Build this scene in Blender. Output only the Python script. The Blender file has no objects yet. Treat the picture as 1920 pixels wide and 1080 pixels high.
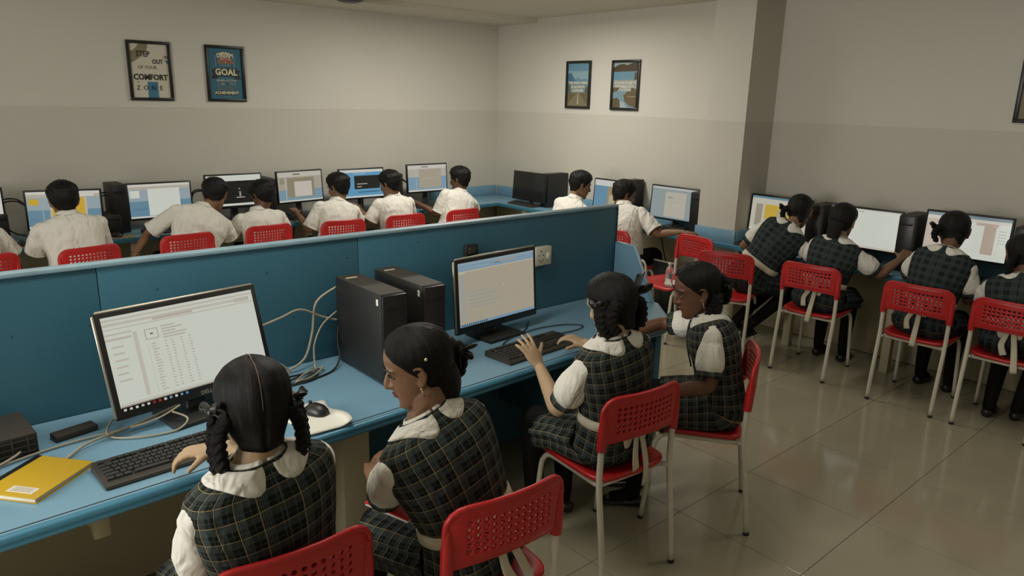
import bpy, bmesh, math, random
from mathutils import Vector as V, Matrix as M, noise
from mathutils.bvhtree import BVHTree
random.seed(7)
S = bpy.context.scene
COL = S.collection
PI = math.pi
sin, cos = math.sin, math.cos

# ------------------------------------------------------------------ camera, world, lights, exposure
cam_d = bpy.data.cameras.new('camera')
cam_d.sensor_width = 36.0
cam_d.lens = 1357.0 / 1920.0 * 36.0
cam = bpy.data.objects.new('camera', cam_d)
COL.objects.link(cam)
cam.matrix_world = M(((0.75419075, 0.1484813, -0.63964803, 0.0),
                      (-0.65627802, 0.20345757, -0.72657015, 0.0),
                      (0.02225915, 0.96775943, 0.25089084, 1.9),
                      (0, 0, 0, 1)))
S.camera = cam
S.view_settings.view_transform = 'Standard'
S.view_settings.look = 'None'
S.view_settings.gamma = 1.0
S.view_settings.use_curve_mapping = False
S.view_settings.exposure = 0.0

world = bpy.data.worlds.new('world')
S.world = world
world.use_nodes = True
world.node_tree.nodes['Background'].inputs[0].default_value = (0.9, 0.85, 0.7, 1)
world.node_tree.nodes['Background'].inputs[1].default_value = 0.02

def area_light(loc, sx, sy, power, col=(1.0, 0.96, 0.88), rot=(0, 0, 0), spread=180):
    d = bpy.data.lights.new('room_light', 'AREA')
    d.shape = 'RECTANGLE'; d.size = sx; d.size_y = sy; d.energy = power; d.color = col
    d.spread = math.radians(spread)
    o = bpy.data.objects.new('room_light', d)
    o.location = loc; o.rotation_euler = rot
    COL.objects.link(o)

# daylight from the window side on the left, ceiling panels out of view
area_light((-2.72, 2.5, 1.7), 1.4, 2.4, 130, (1.0, 0.985, 0.95), (0, -PI / 2, 0))  # area light standing in for daylight from an unseen left window
area_light((4.2, 5.2, 2.72), 1.2, 0.3, 54)
area_light((1.0, 2.35, 2.72), 1.2, 0.3, 22)  # unseen panel added above the near desk to brighten its top
area_light((0.3, 4.4, 2.72), 1.2, 0.3, 7)
area_light((4.0, 1.0, 2.72), 1.2, 0.3, 8)

# ------------------------------------------------------------------ materials
def lin(c):
    return tuple(((x / 255.0) / 12.92 if x / 255.0 <= 0.04045 else ((x / 255.0 + 0.055) / 1.055) ** 2.4) for x in c)

def nt(name):
    m = bpy.data.materials.new(name); m.use_nodes = True
    t = m.node_tree
    return m, t, t.nodes['Principled BSDF']

def add(t, kind, **kw):
    n = t.nodes.new(kind)
    for k, v in kw.items(): setattr(n, k, v)
    return n

def bump(t, p, height, strength=0.3, dist=0.01):
    b = add(t, 'ShaderNodeBump'); b.inputs['Strength'].default_value = strength; b.inputs['Distance'].default_value = dist
    t.links.new(height, b.inputs['Height']); t.links.new(b.outputs['Normal'], p.inputs['Normal'])

def mat(name, col, rough=0.5, metal=0.0, spec=0.5, var=0.08, scale=8.0, bmp=0.0, bscale=60.0, coat=0.0, trans=0.0, sheen=0.0):
    """principled material with a little procedural colour variation and optional fine relief"""
    m, t, p = nt(name)
    p.inputs['Roughness'].default_value = rough; p.inputs['Metallic'].default_value = metal
    p.inputs['Specular IOR Level'].default_value = spec
    p.inputs['Coat Weight'].default_value = coat
    p.inputs['Transmission Weight'].default_value = trans
    p.inputs['Sheen Weight'].default_value = sheen
    tc = add(t, 'ShaderNodeTexCoord')
    n = add(t, 'ShaderNodeTexNoise'); n.inputs['Scale'].default_value = scale; n.inputs['Detail'].default_value = 3
    t.links.new(tc.outputs['Object'], n.inputs['Vector'])
    mr = add(t, 'ShaderNodeMapRange'); mr.inputs['To Min'].default_value = 1 - var; mr.inputs['To Max'].default_value = 1 + var
    t.links.new(n.outputs['Fac'], mr.inputs['Value'])
    mx = add(t, 'ShaderNodeVectorMath', operation='SCALE'); mx.inputs[0].default_value = col[:3]
    t.links.new(mr.outputs['Result'], mx.inputs['Scale'])
    t.links.new(mx.outputs['Vector'], p.inputs['Base Color'])
    if bmp:
        n2 = add(t, 'ShaderNodeTexNoise'); n2.inputs['Scale'].default_value = bscale; n2.inputs['Detail'].default_value = 4
        t.links.new(tc.outputs['Object'], n2.inputs['Vector'])
        bump(t, p, n2.outputs['Fac'], bmp, 0.004)
    return m

_em = {}
def em(rgb, k=1.0):
    key = (tuple(rgb), k)
    if key not in _em:
        m, t, p = nt('lit_pixels')
        c = lin(rgb)
        p.inputs['Base Color'].default_value = (0.01, 0.01, 0.01, 1); p.inputs['Roughness'].default_value = 0.35
        p.inputs['Emission Color'].default_value = (*c, 1); p.inputs['Emission Strength'].default_value = k
        _em[key] = m
    return _em[key]

_pr = {}
def pr(rgb):
    """flat print on paper"""
    if tuple(rgb) not in _pr:
        _pr[tuple(rgb)] = mat('printed_ink', lin(rgb), 0.55, var=0.03)
    return _pr[tuple(rgb)]

def wall_paint(name, upper, lower, zsplit):
    m, t, p = nt(name)
    p.inputs['Roughness'].default_value = 0.6; p.inputs['Specular IOR Level'].default_value = 0.25
    tc = add(t, 'ShaderNodeTexCoord')
    sx = add(t, 'ShaderNodeSeparateXYZ'); t.links.new(tc.outputs['Object'], sx.inputs[0])
    nw = add(t, 'ShaderNodeTexNoise'); nw.inputs['Scale'].default_value = 3.0
    t.links.new(tc.outputs['Object'], nw.inputs['Vector'])
    ma = add(t, 'ShaderNodeMath', operation='MULTIPLY_ADD'); ma.inputs[1].default_value = 0.012; t.links.new(nw.outputs['Fac'], ma.inputs[0]); t.links.new(sx.outputs['Z'], ma.inputs[2])
    gt = add(t, 'ShaderNodeMath', operation='GREATER_THAN'); gt.inputs[1].default_value = zsplit + 0.006
    t.links.new(ma.outputs[0], gt.inputs[0])
    n = add(t, 'ShaderNodeTexNoise'); n.inputs['Scale'].default_value = 1.1; n.inputs['Detail'].default_value = 5
    t.links.new(tc.outputs['Object'], n.inputs['Vector'])
    mix = add(t, 'ShaderNodeMix', data_type='RGBA')
    mix.inputs[6].default_value = (*lower, 1); mix.inputs[7].default_value = (*upper, 1)
    t.links.new(gt.outputs[0], mix.inputs[0])
    mr = add(t, 'ShaderNodeMapRange'); mr.inputs['To Min'].default_value = 0.95; mr.inputs['To Max'].default_value = 1.05
    t.links.new(n.outputs['Fac'], mr.inputs['Value'])
    sc = add(t, 'ShaderNodeVectorMath', operation='SCALE'); t.links.new(mix.outputs[2], sc.inputs[0]); t.links.new(mr.outputs['Result'], sc.inputs['Scale'])
    t.links.new(sc.outputs['Vector'], p.inputs['Base Color'])
    n2 = add(t, 'ShaderNodeTexNoise'); n2.inputs['Scale'].default_value = 40; t.links.new(tc.outputs['Object'], n2.inputs['Vector'])
    bump(t, p, n2.outputs['Fac'], 0.08, 0.004)
    return m

def plaid(name, base, band, thread, faint, T=0.05, wash=0.0):
    """woven check from the cloth's own UVs (metres along and around the cloth)"""
    m, t, p = nt(name)
    p.inputs['Roughness'].default_value = 0.85; p.inputs['Specular IOR Level'].default_value = 0.15
    uv = add(t, 'ShaderNodeUVMap')
    s = add(t, 'ShaderNodeSeparateXYZ'); t.links.new(uv.outputs['UV'], s.inputs[0])
    def fr(out):
        d = add(t, 'ShaderNodeMath', operation='DIVIDE'); d.inputs[1].default_value = T; t.links.new(out, d.inputs[0])
        f = add(t, 'ShaderNodeMath', operation='FRACT'); t.links.new(d.outputs[0], f.inputs[0]); return f.outputs[0]
    def near(x, c, w):
        n = add(t, 'ShaderNodeMath', operation='COMPARE'); n.inputs[1].default_value = c; n.inputs[2].default_value = w
        t.links.new(x, n.inputs[0]); return n.outputs[0]
    def mx(fac, a, b, k):
        q = add(t, 'ShaderNodeMix', data_type='RGBA')
        if k != 1:
            mm = add(t, 'ShaderNodeMath', operation='MULTIPLY'); mm.inputs[1].default_value = k; t.links.new(fac, mm.inputs[0]); fac = mm.outputs[0]
        t.links.new(fac, q.inputs[0])
        if isinstance(a, tuple): q.inputs[6].default_value = (*a, 1)
        else: t.links.new(a, q.inputs[6])
        q.inputs[7].default_value = (*b, 1)
        return q.outputs[2]
    fu, fv = fr(s.outputs['X']), fr(s.outputs['Y'])
    c = base
    for f in (fu, fv): c = mx(near(f, 0.30, 0.2), c, band, 0.55)
    for f in (fu, fv):
        for q in (0.17, 0.26, 0.35, 0.44): c = mx(near(f, q, 0.016), c, faint, 0.75)
        c = mx(near(f, 0.76, 0.018), c, faint, 0.5)
    for f in (fu, fv): c = mx(near(f, 0.06, 0.026), c, thread, 0.85)
    t.links.new(c, p.inputs['Base Color'])
    n2 = add(t, 'ShaderNodeTexNoise'); n2.inputs['Scale'].default_value = 350; n2.inputs['Detail'].default_value = 2
    tc = add(t, 'ShaderNodeTexCoord'); t.links.new(tc.outputs['Object'], n2.inputs['Vector'])
    bump(t, p, n2.outputs['Fac'], 0.35, 0.002)
    return m

def hair_mat(name, col):
    m, t, p = nt(name)
    p.inputs['Roughness'].default_value = 0.45; p.inputs['Specular IOR Level'].default_value = 0.22
    uv = add(t, 'ShaderNodeUVMap')
    mp = add(t, 'ShaderNodeMapping'); mp.inputs['Scale'].default_value = (160, 6, 1); t.links.new(uv.outputs['UV'], mp.inputs[0])
    n = add(t, 'ShaderNodeTexNoise'); n.inputs['Scale'].default_value = 1.0; n.inputs['Detail'].default_value = 6; n.inputs['Roughness'].default_value = 0.7
    t.links.new(mp.outputs[0], n.inputs['Vector'])
    mr = add(t, 'ShaderNodeMapRange'); mr.inputs['To Min'].default_value = 0.4; mr.inputs['To Max'].default_value = 1.3; t.links.new(n.outputs['Fac'], mr.inputs['Value'])
    sc = add(t, 'ShaderNodeVectorMath', operation='SCALE'); sc.inputs[0].default_value = col; t.links.new(mr.outputs['Result'], sc.inputs['Scale'])
    t.links.new(sc.outputs['Vector'], p.inputs['Base Color'])
    bump(t, p, n.outputs['Fac'], 0.7, 0.006)
    return m

MAT = {}
MAT['wall'] = wall_paint('two_tone_wall_paint', (0.575, 0.55, 0.48), (0.515, 0.49, 0.42), 1.772)
MAT['ceil'] = mat('ceiling_paint', (0.62, 0.58, 0.48), 0.8, var=0.03, scale=1.0)
MAT['tile'] = mat('polished_floor_tile', (0.35, 0.32, 0.222), 0.13, spec=0.5, var=0.14, scale=2.2, coat=0.15)
MAT['grout'] = mat('dark_grout', (0.13, 0.11, 0.075), 0.8)
MAT['blue'] = mat('blue_laminate', (0.175, 0.325, 0.435), 0.33, spec=0.5, var=0.10, scale=1.6, bmp=0.03, bscale=9)
MAT['bluedk'] = mat('blue_partition_paint', (0.040, 0.132, 0.185), 0.42, spec=0.4, var=0.22, scale=1.3, bmp=0.06, bscale=14)
MAT['blueedge'] = mat('blue_edge_band', (0.045, 0.17, 0.25), 0.25, var=0.1)
MAT['bluetop'] = mat('lit_pale_blue_edge', (0.24, 0.36, 0.42), 0.4, var=0.3, scale=9)  # light caught by the partition's top edges, put into the colour
MAT['cream'] = mat('cream_board', (0.48, 0.42, 0.28), 0.5, var=0.08, scale=3)
MAT['groove'] = mat('dark_joint', (0.015, 0.03, 0.035), 0.7)
MAT['red'] = mat('red_plastic', (0.45, 0.014, 0.015), 0.36, spec=0.5, var=0.1, scale=5)
MAT['white_metal'] = mat('white_powder_coated_steel', (0.62, 0.58, 0.48), 0.35, var=0.04)
MAT['rubber'] = mat('black_rubber', (0.012, 0.012, 0.010), 0.7)
MAT['black'] = mat('black_plastic', (0.010, 0.010, 0.009), 0.38, var=0.15, scale=20)
MAT['black_matt'] = mat('matt_black_steel', (0.016, 0.015, 0.013), 0.5, var=0.25, scale=4, bmp=0.05, bscale=120)
MAT['dusty'] = mat('dusty_black_top', (0.040, 0.033, 0.024), 0.65, var=0.3, scale=12)
MAT['key'] = mat('dusty_black_key', (0.020, 0.020, 0.018), 0.5, var=0.2, scale=60)
MAT['keyboard'] = mat('keyboard_shell', (0.035, 0.030, 0.022), 0.5, var=0.2, scale=30)
MAT['silver'] = mat('silver_rim', (0.42, 0.38, 0.30), 0.35, metal=0.6)
MAT['offscreen'] = mat('dark_screen_glass', (0.012, 0.013, 0.012), 0.15, var=0.05)
MAT['cable'] = mat('cream_cable', (0.36, 0.31, 0.22), 0.5, var=0.1)
MAT['cable_dk'] = mat('black_cable', (0.012, 0.012, 0.011), 0.5)
MAT['white'] = mat('white_plastic', (0.62, 0.58, 0.46), 0.4)
MAT['paper'] = mat('white_paper', (0.70, 0.68, 0.60), 0.7, var=0.03)
MAT['yellow'] = mat('yellow_card_cover', (0.52, 0.33, 0.015), 0.5, var=0.04)
MAT['shirt'] = mat('white_cotton', (0.68, 0.655, 0.58), 0.85, spec=0.2, var=0.05, scale=20, bmp=0.2, bscale=45, sheen=0.1)
def creases(m, scale, dist, strength=0.8):
    """adds soft cloth creases to a material's relief"""
    t = m.node_tree; p = t.nodes['Principled BSDF']
    old = p.inputs['Normal'].links[0].from_socket
    tc = add(t, 'ShaderNodeTexCoord'); mp = add(t, 'ShaderNodeMapping'); mp.inputs['Scale'].default_value = (1.0, 1.0, 0.45); mp.inputs['Rotation'].default_value = (0.3, 0.5, 0.2)
    t.links.new(tc.outputs['Object'], mp.inputs[0])
    n = add(t, 'ShaderNodeTexNoise'); n.inputs['Scale'].default_value = scale; n.inputs['Detail'].default_value = 2.0; n.inputs['Distortion'].default_value = 1.2
    t.links.new(mp.outputs[0], n.inputs['Vector'])
    b = add(t, 'ShaderNodeBump'); b.inputs['Strength'].default_value = strength; b.inputs['Distance'].default_value = dist
    t.links.new(n.outputs['Fac'], b.inputs['Height']); t.links.new(old, b.inputs['Normal']); t.links.new(b.outputs['Normal'], p.inputs['Normal'])
creases(MAT['shirt'], 13.0, 0.032)
MAT['belt'] = mat('cream_sash_cotton', (0.58, 0.53, 0.41), 0.85, spec=0.2, var=0.06, scale=30, bmp=0.15, bscale=200)
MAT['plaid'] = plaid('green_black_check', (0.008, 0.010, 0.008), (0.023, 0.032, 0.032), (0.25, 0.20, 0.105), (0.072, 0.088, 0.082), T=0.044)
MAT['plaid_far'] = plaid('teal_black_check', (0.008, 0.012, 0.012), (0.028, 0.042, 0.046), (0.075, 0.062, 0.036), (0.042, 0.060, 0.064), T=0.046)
creases(MAT['plaid'], 11.0, 0.03, 0.6); creases(MAT['plaid_far'], 11.0, 0.03, 0.6)
MAT['hair'] = hair_mat('black_hair', (0.006, 0.0055, 0.0045))
MAT['ribbon'] = mat('black_ribbon', (0.008, 0.008, 0.007), 0.45)
MAT['tights'] = mat('black_stocking', (0.007, 0.007, 0.0065), 0.85, spec=0.15, var=0.2, scale=12)
MAT['trousers'] = mat('black_trouser_cloth', (0.007, 0.007, 0.007), 0.85, spec=0.15, var=0.2, scale=12, bmp=0.2, bscale=25)
MAT['shoe'] = mat('black_shoe_leather', (0.011, 0.011, 0.010), 0.32, var=0.2)
MAT['skin_a'] = mat('light_brown_skin', (0.40, 0.275, 0.165), 0.5, spec=0.35, var=0.08, scale=14, bmp=0.05, bscale=250)
MAT['skin_b'] = mat('brown_skin', (0.215, 0.115, 0.062), 0.5, spec=0.35, var=0.1, scale=14, bmp=0.05, bscale=250)
MAT['skin_c'] = mat('dark_brown_skin', (0.135, 0.062, 0.035), 0.5, spec=0.35, var=0.1, scale=14, bmp=0.05, bscale=250)
MAT['lip'] = mat('lip_skin', (0.14, 0.045, 0.035), 0.45)
MAT['scalp'] = mat('parting_skin', (0.14, 0.095, 0.055), 0.6)
MAT['eye'] = mat('eye_white', (0.28, 0.26, 0.21), 0.3)
MAT['iris'] = mat('dark_iris', (0.01, 0.006, 0.004), 0.15)
MAT['gold'] = mat('gold_earring', (0.6, 0.5, 0.3), 0.25, metal=0.8)
MAT['pad'] = mat('tan_mouse_mat', (0.30, 0.245, 0.15), 0.8)
MAT['smoke'] = mat('dark_grey_board', (0.03, 0.038, 0.038), 0.3, var=0.2, scale=3)
MAT['bottle'] = mat('clear_bottle_plastic', (0.85, 0.9, 0.9), 0.08, trans=0.9, var=0.02)
MAT['bag'] = mat('cream_cloth_bag', (0.52, 0.47, 0.35), 0.85, bmp=0.3, bscale=30)

# ------------------------------------------------------------------ mesh helpers
class MB:
    """collects closed or open pieces of one mesh"""
    def __init__(s): s.v = []; s.f = []; s.uv = []; s.mi = []
    def addm(s, vs, fs, uvs=None, mi=0):
        b = len(s.v); s.v += [tuple(x) for x in vs]
        for k, f in enumerate(fs):
            s.f.append([b + i for i in f]); s.mi.append(mi)
            s.uv.append(uvs[k] if uvs else [(0, 0)] * len(f))
        return s
    def box(s, c, d, bev=0.0, rot=None, mi=0, seg=2):
        bm = bmesh.new(); bmesh.ops.create_cube(bm, size=1.0)
        for v in bm.verts: v.co = V((v.co.x * d[0], v.co.y * d[1], v.co.z * d[2]))
        if bev: bmesh.ops.bevel(bm, geom=bm.edges[:], offset=bev, segments=seg, affect='EDGES', profile=0.5)
        R = rot if rot else M.Identity(3)
        bm.verts.index_update()
        vs = [R @ v.co + V(c) for v in bm.verts]; fs = [[v.index for v in f.verts] for f in bm.faces]
        bm.free(); return s.addm(vs, fs, mi=mi)
    def prism(s, poly, z0, z1, bev=0.0, mi=0, seg=3):
        bm = bmesh.new()
        lo = [bm.verts.new((x, y, z0)) for x, y in poly]; hi = [bm.verts.new((x, y, z1)) for x, y in poly]
        bm.faces.new(lo[::-1]); bm.faces.new(hi)
        n = len(poly)
        for i in range(n): bm.faces.new((lo[i], lo[(i + 1) % n], hi[(i + 1) % n], hi[i]))
        bmesh.ops.recalc_face_normals(bm, faces=bm.faces[:])
        if bev: bmesh.ops.bevel(bm, geom=bm.edges[:], offset=bev, segments=seg, affect='EDGES', profile=0.5)
        bm.verts.index_update()
        s.addm([v.co.copy() for v in bm.verts], [[v.index for v in f.verts] for f in bm.faces], mi=mi); bm.free(); return s
    def loft(s, rings, caps=True, uvs=None, mi=0, closed=True):
        n = len(rings[0]); vs = [p for r in rings for p in r]; fs = []; fu = []
        for i in range(len(rings) - 1):
            for j in range(n if closed else n - 1):
                k = (j + 1) % n
                fs.append([i * n + j, i * n + k, (i + 1) * n + k, (i + 1) * n + j])
                if uvs:
                    us, vv = uvs
                    fu.append([(us[j], vv[i]), (us[j + 1], vv[i]), (us[j + 1], vv[i + 1]), (us[j], vv[i + 1])])
        if caps:
            for ring, rev in ((0, True), (len(rings) - 1, False)):
                c = V((0, 0, 0))
                for p in rings[ring]: c += V(p)
                vs.append(c / n); ci = len(vs) - 1; o = ring * n
                for j in range(n):
                    k = (j + 1) % n
                    fs.append([o + k, o + j, ci] if rev else [o + j, o + k, ci])
                    if uvs: fu.append([(0, 0)] * 3)
        return s.addm(vs, fs, fu if uvs else None, mi=mi)
    def tube(s, pts, rad, n=10, caps=True, mi=0, flat=None, sub=0):
        pts = [V(p) for p in pts]
        rads = list(rad) if isinstance(rad, list) else [rad] * len(pts)      # a tuple is one oval section (across, through)
        if sub: pts, rads = catmull(pts, rads, sub)
        rings = []
        t0 = (pts[1] - pts[0]).normalized()
        a = t0.orthogonal().normalized()
        if flat is not None: a = (V(flat) - t0 * t0.dot(V(flat))).normalized()
        for i, p in enumerate(pts):
            t = (pts[min(i + 1, len(pts) - 1)] - pts[max(i - 1, 0)])
            t = t.normalized() if t.length > 1e-9 else t0
            a = (a - t * a.dot(t)); a = a.normalized() if a.length > 1e-6 else t.orthogonal().normalized()
            b = t.cross(a); r = rads[i]
            ra, rb = (r if isinstance(r, (int, float)) else r[0]), (r if isinstance(r, (int, float)) else r[1])
            rings.append([p + a * ra * cos(2 * PI * k / n) + b * rb * sin(2 * PI * k / n) for k in range(n)])
        L = [0.0]
        for i in range(1, len(pts)): L.append(L[-1] + (pts[i] - pts[i - 1]).length)
        return s.loft(rings, caps, uvs=([k / n for k in range(n + 1)], [x * 4 for x in L]), mi=mi)
    def ball(s, c, r, n=12, m=8, axes=None, mi=0):
        rx, ry, rz = (r, r, r) if isinstance(r, (int, float)) else r
        ax = axes or (V((1, 0, 0)), V((0, 1, 0)), V((0, 0, 1))); c = V(c)
        rings = []
        for i in range(1, m):
            th = PI * i / m
            rings.append([c + ax[0] * rx * sin(th) * cos(2 * PI * k / n) + ax[1] * ry * sin(th) * sin(2 * PI * k / n) - ax[2] * rz * cos(th) for k in range(n)])
        b = len(s.v)
        s.loft(rings, caps=True, mi=mi)
        # pull the cap centres out to the poles
        s.v[-2] = tuple(c - ax[2] * rz); s.v[-1] = tuple(c + ax[2] * rz)
        return s
    def quad(s, a, b, c, d, mi=0): return s.addm([a, b, c, d], [[0, 1, 2, 3]], mi=mi)
    def mesh(s, name, mats=None, smooth=True):
        me = bpy.data.meshes.new(name)
        me.from_pydata(s.v, [], s.f)
        u = me.uv_layers.new(name='UVMap')
        flat = [c for f in s.uv for q in f for c in q]
        u.data.foreach_set('uv', flat)
        for m in (mats or []): me.materials.append(m)
        if any(s.mi): me.polygons.foreach_set('material_index', s.mi)
        if smooth: me.polygons.foreach_set('use_smooth', [True] * len(me.polygons))
        me.update()
        return me

def catmull(pts, rads, sub):
    out, ro = [], []
    n = len(pts)
    for i in range(n - 1):
        p0, p1, p2, p3 = pts[max(i - 1, 0)], pts[i], pts[i + 1], pts[min(i + 2, n - 1)]
        for k in range(sub):
            t = k / sub
            out.append(0.5 * ((2 * p1) + (p2 - p0) * t + (2 * p0 - 5 * p1 + 4 * p2 - p3) * t * t + (3 * p1 - p0 - 3 * p2 + p3) * t ** 3))
            a, b = rads[i], rads[i + 1]
            ro.append(a + (b - a) * t if isinstance(a, (int, float)) else (a[0] + (b[0] - a[0]) * t, a[1] + (b[1] - a[1]) * t))
    out.append(pts[-1].copy()); ro.append(rads[-1])
    return out, ro

def link(name, me, parent=None, loc=None, rot=None):
    o = bpy.data.objects.new(name, me); COL.objects.link(o)
    if parent: o.parent = parent
    if loc: o.location = loc
    if rot is not None: o.rotation_euler = rot if hasattr(rot, '__len__') else (0, 0, rot)
    return o

def obj(name, mb, mats, parent=None, smooth=True, loc=None, rot=None):
    return link(name, mb.mesh(name, mats if isinstance(mats, (list, tuple)) else [mats], smooth), parent, loc, rot)

def sharp(me, deg=35):
    """smooth shading that keeps hard corners"""
    bm = bmesh.new(); bm.from_mesh(me)
    for e in bm.edges:
        if len(e.link_faces) == 2 and e.calc_face_angle(0) > math.radians(deg): e.smooth = False
    bm.to_mesh(me); bm.free(); return me

def hard(name, mb, mats, parent=None, loc=None, rot=None):
    o = obj(name, mb, mats, parent, True, loc, rot); sharp(o.data); return o

def tag(o, label, cat, group=None):
    o['label'] = label; o['category'] = cat
    if group: o['group'] = group
    return o

def thing(name, label, cat, loc=(0, 0, 0), rz=0.0, group=None):
    o = bpy.data.objects.new(name, None); o.empty_display_size = 0.1
    COL.objects.link(o); o.location = loc; o.rotation_euler = (0, 0, rz)
    return tag(o, label, cat, group)

def structure(o): o['kind'] = 'structure'; return o

def copy_tree(root):
    r = root.copy(); COL.objects.link(r)
    for ch in list(root.children):
        c = ch.copy(); COL.objects.link(c); c.parent = r
        for g in list(ch.children):
            d = g.copy(); COL.objects.link(d); d.parent = c
    return r

def baked(mb, mods, mats, name):
    """mesh with its modifiers applied"""
    me = mb.mesh(name, mats, True)
    o = bpy.data.objects.new('bake', me); COL.objects.link(o)
    for kind, kw in mods:
        md = o.modifiers.new(kind, kind)
        for k, v in kw.items(): setattr(md, k, v)
    dg = bpy.context.evaluated_depsgraph_get()
    out = bpy.data.meshes.new_from_object(o.evaluated_get(dg), depsgraph=dg)
    bpy.data.objects.remove(o); bpy.data.meshes.remove(me)
    out.name = name
    out.polygons.foreach_set('use_smooth', [True] * len(out.polygons))
    return out

def text_mesh(body, size, m, bold=0.0, align='CENTER', extrude=0.0004, spacing=1.0):
    cu = bpy.data.curves.new('text', 'FONT'); cu.body = body; cu.size = size; cu.align_x = align; cu.align_y = 'CENTER'
    cu.extrude = extrude; cu.offset = bold; cu.resolution_u = 2; cu.space_character = spacing
    o = bpy.data.objects.new('text', cu); COL.objects.link(o)
    dg = bpy.context.evaluated_depsgraph_get()
    me = bpy.data.meshes.new_from_object(o.evaluated_get(dg), depsgraph=dg)
    bpy.data.objects.remove(o); bpy.data.curves.remove(cu)
    me.materials.clear(); me.materials.append(m)
    return me

# ------------------------------------------------------------------ the room
XW, YW, ZC = 5.90, 7.05, 2.80
XL, YF = -2.8, -1.6
T = 0.12
def slab(name, x0, x1, y0, y1, z0, z1, m, parent=None):
    return structure(hard(name, MB().box(((x0 + x1) / 2, (y0 + y1) / 2, (z0 + z1) / 2), (x1 - x0, y1 - y0, z1 - z0)), m, parent))
slab('wall_back', XL - T, XW + T, YW, YW + T, 0, ZC, MAT['wall'])
slab('wall_right', XW, XW + T, YF, YW, 0, ZC, MAT['wall'])
slab('wall_left', XL - T, XL, YF, YW, 0, ZC, MAT['wall'])
slab('wall_front', XL - T, XW + T, YF - T, YF, 0, ZC, MAT['wall'])
slab('ceiling', XL - T, XW + T, YF - T, YW + T, ZC, ZC + 0.1, MAT['ceil'])
slab('trim_1', XL, XW, 6.37, YW, 2.755, ZC, MAT['ceil'])                # shallow beam along the back wall
slab('wall_pillar', 5.46, XW, 3.345, 3.72, 0, ZC, MAT['wall'])
# floor: grout bed with each polished tile laid on it
floor = slab('floor', XL, XW, YF, YW, -0.1, -0.003, MAT['grout'])
del floor['kind']; structure(floor)
TS = 0.62
tile_me = sharp(MB().box((0, 0, -0.006), (TS - 0.0025, TS - 0.0025, 0.012), 0.0006, seg=1).mesh('floor_tile', [MAT['tile']]))
ox, oy = 0.20, 1.165 - 4 * TS
for i in range(-5, 10):
    for j in range(-1, 14):
        x, y = ox + (i + 0.5) * TS, oy + (j + 0.5) * TS
        if x - TS / 2 < XL - 0.3 or x + TS / 2 > XW + 0.3 or y - TS / 2 < YF - 0.2 or y + TS / 2 > YW + 0.5: continue
        link('floor_tile', tile_me, floor, (x, y, 0.0))
# ------------------------------------------------------------------ counters along the walls
def edge_strip(mb, a, b, z, r=0.018, mi=0):
    mb.tube([V((a[0], a[1], z)), V((b[0], b[1], z))], r, 10, mi=mi)

back_counter = thing('wall_counter', 'long blue worktop along the back wall behind the row of boys', 'desk', (2.1, 6.72, 0))
def rel(o, x, y, z=0.0): return V((x - o.location.x, y - o.location.y, z - o.location.z))
def part_box(name, par, x0, x1, y0, y1, z0, z1, m, bev=0.003):
    p = rel(par, (x0 + x1) / 2, (y0 + y1) / 2, (z0 + z1) / 2)
    return hard(name, MB().box(p, (x1 - x0, y1 - y0, z1 - z0), bev), m, par)
part_box('worktop', back_counter, -1.6, XW - 0.005, 6.40, YW - 0.005, 0.715, 0.75, MAT['blue'], 0.006)
part_box('edge_band', back_counter, -1.6, 5.38, 6.375, 6.40, 0.712, 0.752, MAT['blueedge'], 0.008)
part_box('upstand', back_counter, 4.88, XW - 0.03, YW - 0.03, YW - 0.004, 0.75, 0.865, MAT['blue'])
for x in (0.35, 1.52, 2.3, 3.05, 3.62, 4.25, 5.05):
    part_box('leg', back_counter, x - 0.03, x + 0.03, 6.43, 6.49, 0.0, 0.715, MAT['cream'])
part_box('back_panel', back_counter, -1.6, XW - 0.02, 6.98, 7.00, 0.0, 0.715, MAT['cream'])

side_counter = thing('wall_counter', 'blue worktop along the right wall wrapping the square pillar', 'desk', (5.6, 3.0, 0))
t_ = MB().prism([tuple(rel(side_counter, *p)[:2]) for p in ((5.40, -1.3), (XW - 0.005, -1.3), (XW - 0.005, 3.34), (5.455, 3.34), (5.455, 3.725), (XW - 0.005, 3.725), (XW - 0.005, 6.37), (5.40, 6.37))], 0.715, 0.75, 0.004, seg=2)
hard('worktop', t_, MAT['blue'], side_counter)
part_box('edge_band', side_counter, 5.375, 5.40, -1.3, 6.37, 0.712, 0.752, MAT['blueedge'], 0.008)
part_box('upstand', side_counter, XW - 0.03, XW - 0.004, 3.74, 7.0, 0.751, 0.865, MAT['blue'])
part_box('upstand', side_counter, XW - 0.03, XW - 0.004, -1.3, 3.34, 0.751, 0.865, MAT['blue'])
part_box('pillar_upstand', side_counter, 5.43, 5.455, 3.32, 3.725, 0.751, 0.865, MAT['blue'])
part_box('pillar_upstand', side_counter, 5.455, XW - 0.03, 3.315, 3.34, 0.751, 0.865, MAT['blue'])
part_box('back_panel', side_counter, 5.79, 5.81, -1.3, 3.33, 0.0, 0.715, MAT['cream'])
part_box('back_panel', side_counter, 5.79, 5.81, 3.73, 6.9, 0.0, 0.715, MAT['cream'])
for y in (6.0, 4.75, 3.30, 2.76, 1.98, 0.75, -0.4):
    part_box('leg', side_counter, 5.43, 5.49, y - 0.03, y + 0.03, 0.0, 0.715, MAT['cream'])

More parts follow.
